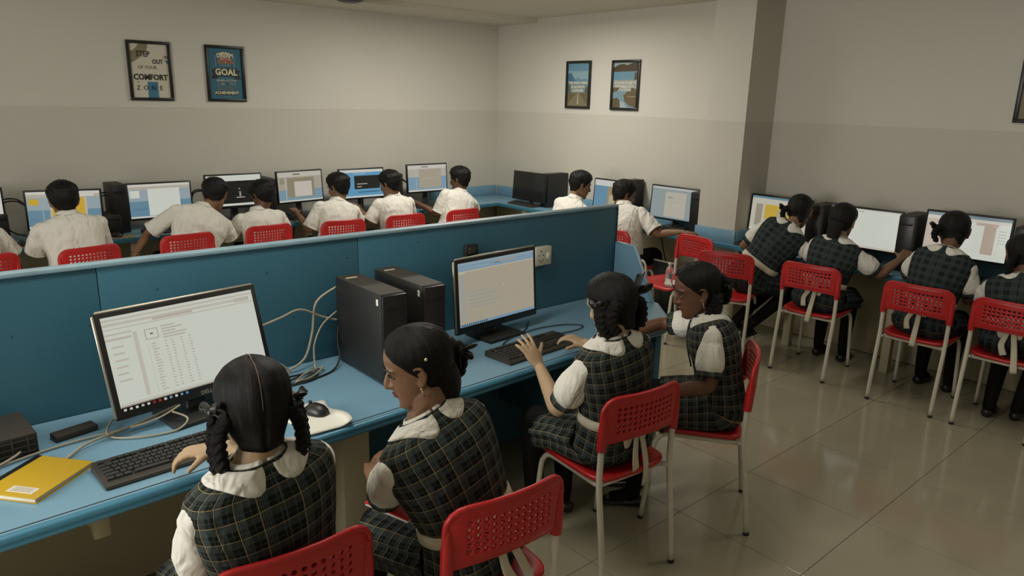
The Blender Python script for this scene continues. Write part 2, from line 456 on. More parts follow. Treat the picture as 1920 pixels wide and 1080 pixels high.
# ------------------------------------------------------------------ the near desk and its partition
desk = thing('computer_desk', 'long blue computer desk in the foreground with rounded front edge', 'desk', (1.3, 2.5, 0))
def yfront(x): return 2.150 + 0.030 * x
poly = [(-1.2, yfront(-1.2)), (3.06, yfront(3.06)), (3.16, 2.275), (3.40, 2.55), (3.40, 2.875), (-1.2, 2.875)]
hard('worktop', MB().prism([tuple(rel(desk, *p)[:2]) for p in poly], 0.722, 0.75, 0.003, seg=1), MAT['blue'], desk)
mb = MB()
for dz, dy, r in ((0.737, -0.004, 0.0135), (0.715, 0.002, 0.0125)):
    mb.tube([rel(desk, -1.2, yfront(-1.2) + dy, dz), rel(desk, 3.05, yfront(3.05) + dy, dz), rel(desk, 3.13, 2.262, dz), rel(desk, 3.175, 2.29, dz), rel(desk, 3.40, 2.55, dz), rel(desk, 3.405, 2.87, dz)], r, 12)
obj('bullnose_edge', mb, MAT['blueedge'], desk)
mb = MB(); mb.tube([rel(desk, -1.2, yfront(-1.2) + 0.014, 0.750), rel(desk, 3.05, yfront(3.05) + 0.014, 0.750)], 0.0022, 6)
obj('edge_groove', mb, MAT['groove'], desk)
part_box('support_panel', desk, 1.185, 1.30, 2.30, 2.80, 0.0, 0.70, MAT['cream'])
part_box('support_panel', desk, -0.75, -0.70, 2.30, 2.80, 0.0, 0.70, MAT['cream'])
part_box('support_panel', desk, 3.06, 3.10, 2.30, 2.85, 0.0, 0.13, MAT['cream'])
part_box('side_panel', desk, 3.055, 3.105, 2.28, 2.86, 0.13, 0.70, MAT['bluedk'])
part_box('drawer_box', desk, 2.42, 2.98, 2.34, 2.83, 0.30, 0.70, MAT['bluedk'])
part_box('modesty_panel', desk, 1.30, 3.05, 2.84, 2.86, 0.02, 0.70, MAT['bluedk'])
part_box('modesty_panel', desk, -1.2, 1.19, 2.84, 2.86, 0.02, 0.70, MAT['cream'])
mb = MB(); mb.box(rel(desk, 0.365, 2.325, 0.635), (0.05, 0.05, 0.15), 0.006)
g = [rel(desk, x, 2.325 + d, zz) for d in (-0.012, 0.012) for x, zz in ((0.34, 0.70), (0.25, 0.70), (0.34, 0.60))]
mb.addm(g, [[0, 1, 2], [5, 4, 3], [0, 3, 4, 1], [1, 4, 5, 2], [2, 5, 3, 0]])
hard('bracket', mb, MAT['cream'], desk)

part = thing('desk_partition', 'blue board partition standing along the back of the near desk', 'partition', (1.1, 2.9, 0))
xs = [-1.2, 0.545, 1.60, 3.375]
for a, b in zip(xs[:-1], xs[1:]):
    part_box('board', part, a + 0.0012, b - 0.0012, 2.880, 2.915, 0.0, 1.285, MAT['bluedk'], 0.002)
    part_box('joint', part, b - 0.004, b + 0.004, 2.888, 2.90, 0.0, 1.283, MAT['groove'], 0.0) if b < 3 else None
part_box('top_rail', part, -1.2, 3.38, 2.872, 2.925, 1.285, 1.302, MAT['bluetop'], 0.004)
part_box('end_strip', part, 3.375, 3.383, 2.876, 2.92, 0.0, 1.286, MAT['groove'], 0.0)
mb = MB(); poly = [(2.876, 0.752), (2.575, 0.752), (2.735, 1.062), (2.876, 1.062)]
for x0, x1 in ((3.372, 3.392),):
    a = [rel(part, x0, y, z) for y, z in poly]; b = [rel(part, x1, y, z) for y, z in poly]
    mb.addm(a + b, [[0, 1, 2, 3], [7, 6, 5, 4], [0, 4, 5, 1], [1, 5, 6, 2], [2, 6, 7, 3], [3, 7, 4, 0]])
hard('wing_panel', mb, MAT['blue'], part)
mb = MB(); mb.tube([rel(part, 3.382, 2.568, 0.755), rel(part, 3.382, 2.730, 1.066), rel(part, 3.382, 2.876, 1.067)], (0.011), 8)
obj('wing_edge', mb, MAT['bluetop'], part)
mb = MB()
for i in range(26):
    x = -0.4 + 3.7 * random.random(); z = 0.85 + 0.4 * random.random()
    mb.tube([rel(part, x, 2.882, z), rel(part, x, 2.8785, z)], 0.0028, 6)
o = obj('screw_head', mb, MAT['groove'], part); o['kind'] = 'stuff'

def wall_box(name, label, cat, x0, x1, y, z0, z1, d, m):
    return tag(hard(name, MB().box((0, 0, 0), (x1 - x0, d, z1 - z0), 0.006), m, None, ((x0 + x1) / 2, y - d / 2, (z0 + z1) / 2)), label, cat)
sock = thing('power_socket', 'cream three pin power socket on the partition right of the monitor', 'socket', (2.735, 2.88, 1.065))
hard('face_plate', MB().box((0, -0.018, 0), (0.12, 0.035, 0.105), 0.005), MAT['white'], sock)
mb = MB()
for x, z, r in ((-0.02, 0.03, 0.005), (-0.036, 0.006, 0.004), (-0.004, 0.006, 0.004), (-0.02, -0.03, 0.005), (-0.036, -0.02, 0.004), (-0.004, -0.02, 0.004)):
    mb.tube([(x, -0.034, z), (x, -0.0362, z)], r, 8)
obj('pin_holes', mb, MAT['rubber'], sock)
hard('switch', MB().box((0.033, -0.038, 0.0), (0.022, 0.008, 0.034), 0.002), MAT['paper'], sock)
sw = thing('switch_box', 'small black switch box high on the partition behind the monitor', 'switch', (2.235, 2.88, 1.155))
hard('box', MB().box((0, -0.014, 0), (0.075, 0.028, 0.06), 0.004), MAT['black_matt'], sw)
hard('rocker', MB().box((0.0, -0.031, 0), (0.05, 0.008, 0.034), 0.002), MAT['dusty'], sw)

# ------------------------------------------------------------------ red plastic chairs
def chair_backrest_mesh():
    NX, NZ, x0, x1, z0, z1 = 12, 5, -0.150, 0.150, 0.035, 0.150
    W, H = 0.205, 0.185
    xs = [-W] + [x0 + (x1 - x0) * i / NX for i in range(NX + 1)] + [W]
    zs = [0.0] + [z0 + (z1 - z0) * i / NZ for i in range(NZ + 1)] + [H]
    mb = MB(); idx = {}
    def shape(x, z):
        # rounded top corners, then curve the plate in plan
        r = 0.06; ex, ez = abs(x) - (W - r), z - (H - r)
        if ex > 0 and ez > 0:
            d = math.hypot(ex, ez)
            k = max(ex, ez) / d if d > 0 else 1
            ex, ez = ex * k, ez * k
            x = math.copysign(W - r + ex, x); z = H - r + ez
        u = x / W
        y = -0.030 + 0.034 * u * u - 0.10 * (z - 0.06) * 0.35
        return (x, y, z + 0.635 + 0.012 * (1 - u * u) * (1 if z < 0.02 else 0))
    def P(x, z):
        k = (round(x, 5), round(z, 5))
        if k not in idx:
            idx[k] = len(mb.v); mb.v.append(shape(x, z))
        return idx[k]
    for i in range(len(xs) - 1):
        for j in range(len(zs) - 1):
            a, b, c, d = xs[i], xs[i + 1], zs[j], zs[j + 1]
            mx, mz = (a + b) / 2, (c + d) / 2
            loop = [(a, c), (mx, c), (b, c), (b, mz), (b, d), (mx, d), (a, d), (a, mz)]
            ids = [P(*p) for p in loop]
            if 0 < i <= NX and 0 < j <= NZ:
                rx, rz = (b - a) * 0.24, (d - c) * 0.26
                hole = []
                for k in range(8):
                    an = -3 * PI / 4 + k * PI / 4
                    hole.append(len(mb.v)); mb.v.append(shape(mx + rx * 1.2 * cos(an), mz + rz * 1.2 * sin(an)))
                for k in range(8):
                    q = (k + 1) % 8
                    mb.f.append([ids[k], ids[q], hole[q], hole[k]]); mb.uv.append([(0, 0)] * 4); mb.mi.append(0)
            else:
                mb.f.append(ids); mb.uv.append([(0, 0)] * 8); mb.mi.append(0)
    me = baked(mb, [('SOLIDIFY', dict(thickness=0.014, offset=0.0)), ('BEVEL', dict(width=0.0022, segments=1, limit_method='ANGLE', angle_limit=0.9))], [MAT['red']], 'backrest')
    # rim and the two side sockets that sleeve the uprights
    r = MB()
    prof = [(-W, 0.0)] + [(-W, H - 0.06)] + [(-W + 0.06 - 0.06 * cos(t), H - 0.06 + 0.06 * sin(t)) for t in (PI / 8, PI / 4, 3 * PI / 8)] + [(-W + 0.06, H), (-0.07, H), (0, H), (0.07, H), (W - 0.06, H)] + [(W - 0.06 + 0.06 * sin(t), H - 0.06 + 0.06 * cos(t)) for t in (PI / 8, PI / 4, 3 * PI / 8)] + [(W, H - 0.06), (W, 0.0)]
    pts = []
    for x, z in prof:
        u = x / W; pts.append(V((x, -0.030 + 0.034 * u * u - 0.035 * (z - 0.06), z + 0.635)))
    r.tube(pts, 0.0095, 8)
    pts2 = []
    for k in range(9):
        x = -W + 2 * W * k / 8; u = x / W
        pts2.append(V((x, -0.030 + 0.034 * u * u + 0.002, 0.635 + 0.012 * (1 - u * u))))
    r.tube(pts2, 0.0075, 8)
    for s in (-1, 1):
        r.tube([(s * 0.196, 0.008, 0.607), (s * 0.197, 0.006, 0.64), (s * 0.198, 0.003, 0.70), (s * 0.197, 0.0, 0.765)], [0.019, 0.0195, 0.018, 0.010], 10)
    rm = r.mesh('rim', [MAT['red']])
    bm = bmesh.new(); bm.from_mesh(me); bm.from_mesh(rm); bm.to_mesh(me); bm.free()
    bpy.data.meshes.remove(rm)
    for v in me.vertices: v.co.y -= 0.20
    me.polygons.foreach_set('use_smooth', [True] * len(me.polygons)); sharp(me, 50)
    return me

def chair_seat_mesh():
    rings = []
    n = 40
    def ring(sc, z, dy=0.0):
        out = []
        for k in range(n):
            a = 2 * PI * k / n; e = 0.32
            x = math.copysign(abs(cos(a)) ** e, cos(a)) * 0.198 * sc
            y = math.copysign(abs(sin(a)) ** e, sin(a)) * 0.205 * sc
            zz = z - (0.022 * max(0, (y - 0.12) / 0.085) ** 2 if y > 0.12 else 0) + 0.010 * (x / 0.198) ** 2 * (1 if sc < 0.99 or z > 0.45 else 0.5)
            out.append(V((x, y + 0.015 + dy, zz)))
        return out
    rings = [ring(0.93, 0.446), ring(0.985, 0.447), ring(1.0, 0.453), ring(0.995, 0.463), ring(0.96, 0.4675), ring(0.85, 0.463), ring(0.55, 0.457), ring(0.25, 0.455)]
    return MB().loft(rings).mesh('seat', [MAT['red']])

def make_chair(label, loc, rz, group=None):
    t = thing('plastic_chair', label, 'chair', loc, rz, group)
    link('backrest', backrest_me, t); link('seat', seat_me, t)
    for s in (-1, 1):
        link('back_leg', bleg_me[s], t); link('front_leg', fleg_me[s], t)
    link('cross_bar', bar_me, t)
    return t
backrest_me = chair_backrest_mesh(); seat_me = chair_seat_mesh()
bleg_me, fleg_me = {}, {}
for s in (-1, 1):
    mb = MB(); mb.tube([(s * 0.196, -0.245, 0.012), (s * 0.196, -0.222, 0.22), (s * 0.196, -0.193, 0.44), (s * 0.196, -0.191, 0.55), (s * 0.196, -0.193, 0.65)], 0.0125, 12, sub=4)
    mb.tube([(s * 0.196, -0.247, 0.0), (s * 0.196, -0.2455, 0.014)], 0.0138, 12, mi=1)
    mb.tube([(s * 0.196, -0.195, 0.438), (s * 0.176, -0.17, 0.438)], 0.010, 10)
    bleg_me[s] = mb.mesh('back_leg', [MAT['white_metal'], MAT['rubber']])
    mb = MB(); mb.tube([(s * 0.190, 0.232, 0.012), (s * 0.180, 0.200, 0.34), (s * 0.176, 0.185, 0.405), (s * 0.172, 0.155, 0.433), (s * 0.168, 0.10, 0.436), (s * 0.172, -0.17, 0.436)], 0.0115, 12, sub=4)
    mb.tube([(s * 0.1905, 0.234, 0.0), (s * 0.190, 0.232, 0.014)], 0.0128, 12, mi=1)
    fleg_me[s] = mb.mesh('front_leg', [MAT['white_metal'], MAT['rubber']])
mb = MB(); mb.tube([(-0.17, -0.16, 0.434), (0.17, -0.16, 0.434)], 0.0095, 10); mb.tube([(-0.165, 0.13, 0.434), (0.165, 0.13, 0.434)], 0.0095, 10)
bar_me = mb.mesh('cross_bar', [MAT['white_metal']])

D = math.radians
near = 'red chairs at the near desk'; rowb = 'red chairs in the row at the back wall'; rowr = 'red chairs along the right wall'
chairs = [
    ('red plastic chair in the left foreground cut by the bottom edge', (0.655, 1.725), -4, near),
    ('red chair in the foreground under the girl with her face turned left', (1.245, 1.595), -5, near),
    ('red chair under the girl typing with both hands at the near desk', (2.155, 1.835), -6, near),
    ('red chair turned sideways under the girl reaching over the desk end', (2.78, 1.79), 34.8, near),
    ('red perforated chair cut off by the left edge of the photo', (0.41, 6.03), 12, rowb),
    ('red perforated chair behind the boy at the yellow page monitor', (1.03, 5.99), 12, rowb),
    ('red perforated chair behind the boy bending forward at the back wall', (1.77, 6.12), 4, rowb),
    ('red perforated chair behind the boy at the black picture monitor', (2.455, 6.17), 4, rowb),
    ('red perforated chair third from the right in the back row', (3.13, 6.05), -6, rowb),
    ('red perforated chair second from the right in the back row', (3.77, 6.03), -3, rowb),
    ('red perforated chair rightmost in the back row near the corner', (4.42, 6.01), 3, rowb),
    ('red perforated chair half hidden by the right end of the partition', (5.03, 4.17), -90, rowr),
    ('empty red chair turned away from the pillar with its pale seat in view', (4.92, 3.53), 80, rowr),
    ('red chair under the girl leaning left at the monitor beside the pillar', (4.945, 3.03), -70, rowr),
    ('red chair with a white bow hanging behind it, middle of the right wall', (5.10, 2.375), -86, rowr),
    ('red chair second from the right edge at the right wall', (5.085, 1.645), -88, rowr),
    ('red chair at the right edge of the photo under the rightmost girl', (5.10, 1.13), -88, rowr),
    ('red chair hidden under the boy in profile nearest the corner', (4.98, 4.98), -85, rowr),
]
for lab, (x, y), rz, g in chairs: make_chair(lab, (x, y, 0), D(rz), g)

# ------------------------------------------------------------------ computers
def screen_quads(mb, mats, w, h, rects, z0, y):
    """flat lit areas of a screen: rects are (x0, y0, x1, y1, rgb) with 0..1 from the top left"""
    for k, (x0, y0, x1, y1, c) in enumerate(rects):
        yy = y - 0.0003 * (k + 1) / 6
        m = em(c, SCREEN_K)
        if m not in mats: mats.append(m)
        X0, X1 = -w / 2 + w * x0, -w / 2 + w * x1
        Z0, Z1 = z0 + h * (1 - y1), z0 + h * (1 - y0)
        mb.quad((X0, yy, Z0), (X1, yy, Z0), (X1, yy, Z1), (X0, yy, Z1), mi=mats.index(m))

SCREEN_K = 0.86
def monitor(label, loc, yaw, tilt, w, h, rects, base=True, rim=False, on=True, bez=(0.018, 0.03), zb=None, group=None, neck=0.10, base_dims=(0.26, 0.19)):
    """loc = desk point under the middle of the screen's lower edge; zb = height of that edge above the desk"""
    t = thing('monitor', label, 'monitor', loc, yaw, group)
    R = M.Rotation(-tilt, 3, 'X')
    zb = zb if zb is not None else 0.09
    def put(mb):
        mb.v = [tuple(R @ V(p) + V((0, 0, zb))) for p in mb.v]; return mb
    bs, bb = bez
    mb = MB()
    mb.box((0, 0.012, h / 2), (w, 0.024, h), 0.006)
    hard('housing', put(mb), MAT['black'], t)
    mb = MB(); mb.box((0, 0.034, h / 2), (w * 0.62, 0.03, h * 0.6), 0.012)
    hard('back_shell', put(mb), MAT['black_matt'], t)
    if rim:
        mb = MB(); z = h / 2; r = 0.0035
        pts = [(-w / 2, 0.006, 0.01), (-w / 2, 0.006, h - 0.012), (-w / 2 + 0.012, 0.006, h), (w / 2 - 0.012, 0.006, h), (w / 2, 0.006, h - 0.012)]
        mb.tube(pts, [(0.0035, 0.006)] * 5, 8)
        obj('silver_rim', put(mb), MAT['silver'], t)['label'] = 'silver grey rim round the black housing'
    sw_, sh_ = w - 2 * bs, h - bs - bb
    mb = MB(); mats = []
    if on:
        mats.append(em(rects[0][4], SCREEN_K))
        screen_quads(mb, mats, sw_, sh_, rects, bb, -0.0004)
    else:
        mats.append(MAT['offscreen']); mb.quad((-sw_ / 2, -0.0005, bb), (sw_ / 2, -0.0005, bb), (sw_ / 2, -0.0005, bb + sh_), (-sw_ / 2, -0.0005, bb + sh_))
    obj('screen', put(mb), mats, t, smooth=False)
    mb = MB(); mb.tube([(0, 0.05, 0.012), (0, 0.062, zb * 0.6), (0, 0.055, zb + h * 0.35)], [(0.045, 0.012), (0.036, 0.012), (0.03, 0.012)], 10, flat=(1, 0, 0), sub=4)
    obj('stand_neck', mb, MAT['black'], t)
    mb = MB(); mb.box((0, 0.03, 0.008), (base_dims[0], base_dims[1], 0.016), 0.006)
    hard('stand_base', mb, MAT['black_matt'], t)
    return t, put, sw_, sh_, bb

W0, BG, BLU, BLU2, YEL, DRK, GR = (203, 206, 195), (178, 168, 152), (118, 146, 162), (98, 134, 152), (196, 160, 40), (14, 15, 12), (150, 152, 146)
def rows(x0, x1, y0, dy, n, c, hgt, jag=0.3):
    r = random.Random(n * 31 + int(y0 * 1000))
    return [(x0, y0 + i * dy, x0 + (x1 - x0) * (1 - jag * r.random()), y0 + i * dy + hgt, c) for i in range(n)]

# near monitor 1: a white sheet with a table
fm1 = [(0, 0, 1, 1, W0), (0, 0.03, 1, 0.05, (188, 182, 168)), (0, 0.075, 0.9, 0.105, (190, 184, 172)), (0.3, 0.10, 0.56, 0.125, (178, 170, 156)), (0.0, 0.135, 1, 0.145, (182, 176, 164)), (0.86, 0.07, 0.97, 0.12, (184, 178, 166))]
fm1 += [(0, 0.19, 0.16, 0.205, (182, 176, 162)), (0, 0.24, 0.155, 0.265, (184, 178, 164)), (0.165, 0.21, 0.19, 0.93, (190, 185, 173))]
fm1 += rows(0.03, 0.13, 0.33, 0.075, 6, (186, 180, 166), 0.02, 0.4)
fm1 += [(0.235, 0.215, 0.315, 0.22, (120, 114, 100)), (0.235, 0.325, 0.315, 0.33, (120, 114, 100)), (0.235, 0.215, 0.238, 0.33, (120, 114, 100)), (0.312, 0.215, 0.315, 0.33, (120, 114, 100)), (0.265, 0.262, 0.285, 0.28, (110, 104, 90))]
fm1 += rows(0.34, 0.50, 0.205, 0.033, 5, (178, 170, 156), 0.014, 0.5)
r_ = random.Random(3)
for i in range(17):
    y = 0.38 + i * 0.033
    fm1 += [(0.235, y, 0.238, y + 0.02, (176, 168, 154)), (0.262, y, 0.262 + 0.02 + 0.02 * r_.random(), y + 0.012, (178, 170, 158))]
    for x in (0.345, 0.385, 0.445, 0.50): fm1.append((x, y, x + 0.008 + 0.012 * r_.random(), y + 0.011, (176, 168, 156)))
fm1 += [(0.0, 0.965, 0.62, 0.975, (186, 180, 168)), (0, 0.985, 1, 1.0, (150, 142, 126))]
t1, put1, w1, h1, b1 = monitor('near monitor with a white table sheet in front of the girl with looped plaits', (0.785, 2.60, 0.75), D(8.5), D(17), 0.595, 0.372, fm1, rim=True, bez=(0.020, 0.040), zb=0.070, base_dims=(0.27, 0.20))
r_ = [(200, 200, 190), (190, 190, 180), (205, 205, 195), (180, 178, 170), (200, 198, 188), (150, 30, 30), (160, 40, 35), (200, 205, 200), (120, 150, 170), (210, 210, 200), (110, 140, 160), (80, 140, 180)]
mb = MB(); mats = []
for k, c in enumerate(r_):
    m = em(c, SCREEN_K)
    if m not in mats: mats.append(m)
    x = -w1 / 2 + 0.008 + k * 0.0195
    mb.quad((x, -0.0008, b1 - 0.013), (x + 0.009, -0.0008, b1 - 0.013), (x + 0.009, -0.0008, b1 - 0.005), (x, -0.0008, b1 - 0.005), mi=mats.index(m))
obj('taskbar_icons', put1(mb), mats, t1, smooth=False)
me = text_mesh('DELL', 0.020, MAT['silver'], 0.0004); me.transform(M.Rotation(PI / 2, 4, 'X')); me.transform(M.Translation((0.02, -0.0008, 0.014)))
me.transform(M.Translation((0, 0, 0.070)) @ M.Rotation(-D(17), 4, 'X')); link('maker_badge', me, t1)

fm2 = [(0, 0, 1, 1, (166, 157, 138)), (0, 0, 1, 0.035, (140, 160, 172)), (0, 0.035, 1, 0.13, (126, 152, 168)), (0.46, 0.05, 0.74, 0.07, (172, 150, 128)), (0.04, 0.08, 0.4, 0.09, (150, 166, 174)), (0.46, 0.075, 0.53, 0.085, (70, 80, 84)), (0, 0.13, 1, 0.145, (188, 178, 158)), (0.0, 0.145, 0.08, 0.17, (186, 178, 160)), (0.03, 0.19, 0.07, 0.9, (152, 158, 156))]
fm2 += rows(0.12, 0.55, 0.47, 0.06, 5, (146, 152, 150), 0.018, 0.5) + [(0.56, 0.44, 0.575, 0.47, (190, 182, 166))]
fm2 += [(0, 0.955, 1, 1, (120, 148, 168))] + [(0.02 + i * 0.028, 0.966, 0.035 + i * 0.028, 0.99, (40, 44, 44)) for i in range(12)]
monitor('near monitor with a beige document in front of the girl typing', (2.245, 2.64, 0.75), D(4.5), D(4), 0.557, 0.365, fm2, rim=True, bez=(0.020, 0.036), zb=0.060, base_dims=(0.24, 0.19))

doc = [(0, 0, 1, 0.5, (146, 160, 166)), (0, 0.5, 1, 1, BLU2), (0, 0, 1, 0.07, (200, 200, 190)), (0, 0.07, 1, 0.16, (176, 168, 154))]
m1 = doc + [(0.03, 0.19, 0.16, 0.36, YEL), (0.2, 0.3, 0.21, 0.94, (160, 168, 168)), (0.3, 0.16, 0.81, 0.92, (186, 176, 160)), (0.33, 0.17, 0.78, 0.90, YEL), (0.72, 0.08, 0.92, 0.14, (205, 203, 194)), (0.03, 0.72, 0.15, 0.8, (96, 128, 150)), (0, 0.94, 1, 1, (196, 194, 182))]
m2 = doc + [(0.02, 0.18, 0.17, 0.4, W0), (0.3, 0.14, 0.82, 0.94, W0), (0.04, 0.7, 0.28, 0.78, (92, 126, 148)), (0, 0.95, 1, 1, (200, 200, 190))]
m3 = [(0, 0, 1, 1, DRK), (0, 0, 1, 0.18, W0), (0.58, 0.52, 0.61, 0.68, (150, 150, 140)), (0.52, 0.70, 0.68, 0.725, (178, 176, 164)), (0.575, 0.42, 0.60, 0.45, (170, 168, 158)), (0, 0.90, 1, 0.97, W0)]
m4 = [(0, 0, 1, 0.6, (164, 156, 140)), (0, 0.6, 1, 1, BLU), (0, 0, 1, 0.16, (188, 182, 170)), (0.34, 0.06, 0.5, 0.1, (90, 84, 70)), (0.04, 0.2, 0.14, 0.4, (140, 134, 116)), (0.2, 0.2, 0.82, 0.86, (136, 128, 106)), (0.36, 0.33, 0.76, 0.84, (192, 184, 172)), (0.16, 0.2, 0.17, 0.94, (196, 194, 184)), (0, 0.95, 1, 1, (198, 196, 186))]
m5 = [(0, 0, 1, 1, (90, 148, 184)), (0, 0, 1, 0.1, (200, 202, 194)), (0.3, 0.12, 0.6, 0.16, (140, 168, 184)), (0.32, 0.22, 0.92, 0.70, DRK), (0.38, 0.5, 0.62, 0.53, (170, 168, 156)), (0.38, 0.60, 0.48, 0.63, (180, 178, 166)), (0.4, 0.78, 0.9, 0.84, (60, 110, 144)), (0, 0.94, 1, 1, (200, 204, 200))]
m6 = [(0, 0, 1, 0.45, (176, 170, 158)), (0, 0.45, 1, 1, (120, 152, 172)), (0, 0, 1, 0.14, (196, 192, 182)), (0.35, 0.05, 0.52, 0.09, (120, 114, 100)), (0.28, 0.15, 0.86, 0.88, (164, 154, 136)), (0.45, 0.5, 0.72, 0.51, (188, 178, 160)), (0.2, 0.16, 0.21, 0.94, (190, 188, 178)), (0, 0.94, 1, 1, (200, 198, 188))]
m8 = [(0, 0, 1, 1, (96, 138, 162)), (0, 0, 1, 0.2, (198, 200, 192)), (0.35, 0.22, 1, 1, (150, 134, 104)), (0.4, 0.5, 0.8, 0.9, (176, 164, 138)), (0, 0.94, 1, 1, (190, 188, 176))]
m9 = [(0, 0, 1, 1, (140, 152, 152)), (0, 0, 1, 0.06, (184, 186, 180)), (0.3, 0.14, 0.75, 0.95, (178, 172, 158)), (0.36, 0.3, 0.46, 0.34, (110, 138, 150)), (0.4, 0.45, 0.55, 0.47, (150, 158, 158)), (0, 0.96, 1, 1, (120, 142, 150))]
m10 = [(0, 0, 1, 1, (188, 184, 170)), (0, 0, 1, 0.06, (100, 132, 150)), (0.08, 0.22, 0.2, 0.85, (150, 142, 124)), (0.24, 0.22, 0.72, 0.86, (190, 160, 60)), (0.46, 0.34, 0.62, 0.62, (170, 158, 124)), (0, 0.93, 1, 1, (202, 200, 188))]
m11 = [(0, 0, 1, 1, W0), (0, 0, 1, 0.03, (190, 190, 180)), (0.3, 0.06, 0.48, 0.075, (140, 142, 136)), (0, 0.95, 1, 1, (190, 182, 170))]
m12 = [(0, 0, 1, 1, W0), (0, 0, 1, 0.07, (112, 130, 138)), (0, 0.07, 1, 0.14, (196, 192, 180)), (0, 0.15, 0.3, 0.94, (184, 170, 154)), (0.6, 0.14, 0.86, 0.20, (178, 162, 146)), (0.70, 0.2, 0.84, 0.86, (174, 158, 142))] + [(0.88 + 0.03 * (i % 3), 0.28 + 0.07 * (i // 3), 0.895 + 0.03 * (i % 3), 0.295 + 0.07 * (i // 3), (120, 116, 106)) for i in range(15)]
gb = 'monitors along the back wall'; gr = 'monitors along the right wall'
for lab, x, y, yaw, zb, rc, w in (
        ('monitor cut off by the left edge of the photo', 0.44, 6.70, 0, 0.105, m11, 0.54),
        ('monitor showing a yellow page in front of the leftmost boy', 1.085, 6.60, -14, 0.075, m1, 0.53),
        ('monitor with a blank white page on a blue desktop at the back wall', 1.83, 6.70, 0, 0.085, m2, 0.53),
        ('monitor with a black picture and white bar between two boys', 2.475, 6.70, 0, 0.125, m3, 0.53),
        ('monitor with a pale box on a brown square at the back wall', 3.14, 6.74, 8, 0.125, m4, 0.52),
        ('monitor with a black window on a blue desktop at the back wall', 3.80, 6.70, 0, 0.12, m5, 0.53),
        ('monitor with a beige page nearest the back corner', 4.62, 6.70, 0, 0.135, m6, 0.54)):
    monitor(lab, (x, y, 0.75), D(yaw), D(4), w, 0.318, rc, bez=(0.015, 0.018), zb=zb, group=gb)
for lab, y, yaw, zb, rc, w, on, x in (
        ('switched off black monitor nearest the room corner', 6.05, -90, 0.05, None, 0.54, False, 5.53),
        ('monitor half hidden behind the two boys in profile', 4.90, -90, 0.065, m8, 0.54, True, 5.65),
        ('monitor with a grey page left of the pillar', 4.13, -90, 0.075, m9, 0.56, True, 5.64),
        ('monitor with a yellow page right of the pillar', 3.06, -92, 0.10, m10, 0.56, True, 5.64),
        ('monitor with a plain white screen on the right wall counter', 2.36, -89, 0.095, m11, 0.545, True, 5.64),
        ('monitor with beige columns at the right edge of the photo', 1.66, -88, 0.14, m12, 0.545, True, 5.64)):
    monitor(lab, (x, y, 0.75), D(yaw), D(4), w, 0.325, rc or m11, on=on, bez=(0.015, 0.018), zb=zb, group=gr)

def tower(label, loc, rz, w, d, h, sticker=True, front_y=-1, group=None, dusty=True):
    t = thing('computer_tower', label, 'computer', loc, rz, group)
    hard('case', MB().box((0, 0, h / 2 + 0.006), (w, d, h - 0.012), 0.004), MAT['black_matt'], t)
    mb = MB(); mb.box((0, -d / 2 - 0.006, h / 2), (w * 0.99, 0.016, h * 0.985), 0.005)
    mb.box((0, -d / 2 - 0.014, h * 0.86), (w * 0.8, 0.004, 0.03), 0.001)
    hard('front_panel', mb, MAT['black'], t)
    hard('dusty_top', MB().box((0, 0, h + 0.0004), (w * 0.97, d * 0.97, 0.002)), MAT['dusty'], t)
    if sticker:
        mb = MB(); mb.box((-w / 2 - 0.0006, -d / 2 + 0.028, h - 0.035), (0.0012, 0.016, 0.026))
        hard('sticker', mb, MAT['paper'], t)['label'] = 'small white sticker'
        mb = MB(); mb.box((-w * 0.1, d * 0.34, h + 0.002), (0.05, 0.012, 0.003))
        hard('seal_label', mb, MAT['white'], t)
    return t
tower('black computer tower with a dusty top behind the girl with her face turned left', (1.505, 2.625, 0.75), D(-1), 0.115, 0.39, 0.385)
tower('black computer tower behind the first one, against the partition', (1.705, 2.635, 0.75), D(-1), 0.108, 0.40, 0.39)
gt = 'black computer towers behind the far monitors'
for lab, x, y, rz, h in (
        ('black tower between the left edge monitor and the yellow page monitor', 0.66, 6.83, 0, 0.22),
        ('black tower left of the blank white page monitor', 1.50, 6.80, 0, 0.40),
        ('black tower right of the yellow page monitor by a cable loop', 1.42, 6.72, 0, 0.16),
        ('black tower between the black picture monitor and the brown square monitor', 2.80, 6.84, 0, 0.38),
        ('low black tower between the blue desktop monitor and the corner monitor', 4.22, 6.84, 0, 0.36),
        ('black tower behind the switched off monitor in the corner', 5.74, 5.83, -90, 0.37),
        ('black tower between the two boys in profile', 5.73, 4.74, -90, 0.40),
        ('black tower right of the grey page monitor by the pillar', 5.66, 3.785, -90, 0.39),
        ('black tower behind the head of the leaning girl', 5.72, 2.72, -90, 0.40),
        ('black tower right of the plain white monitor', 5.72, 2.02, -90, 0.41),
        ('black tower at the right edge behind the rightmost girl', 5.72, 1.30, -90, 0.42)):
    tower(lab, (x, y, 0.75), D(rz), 0.11, 0.30, h, sticker=False, group=gt)

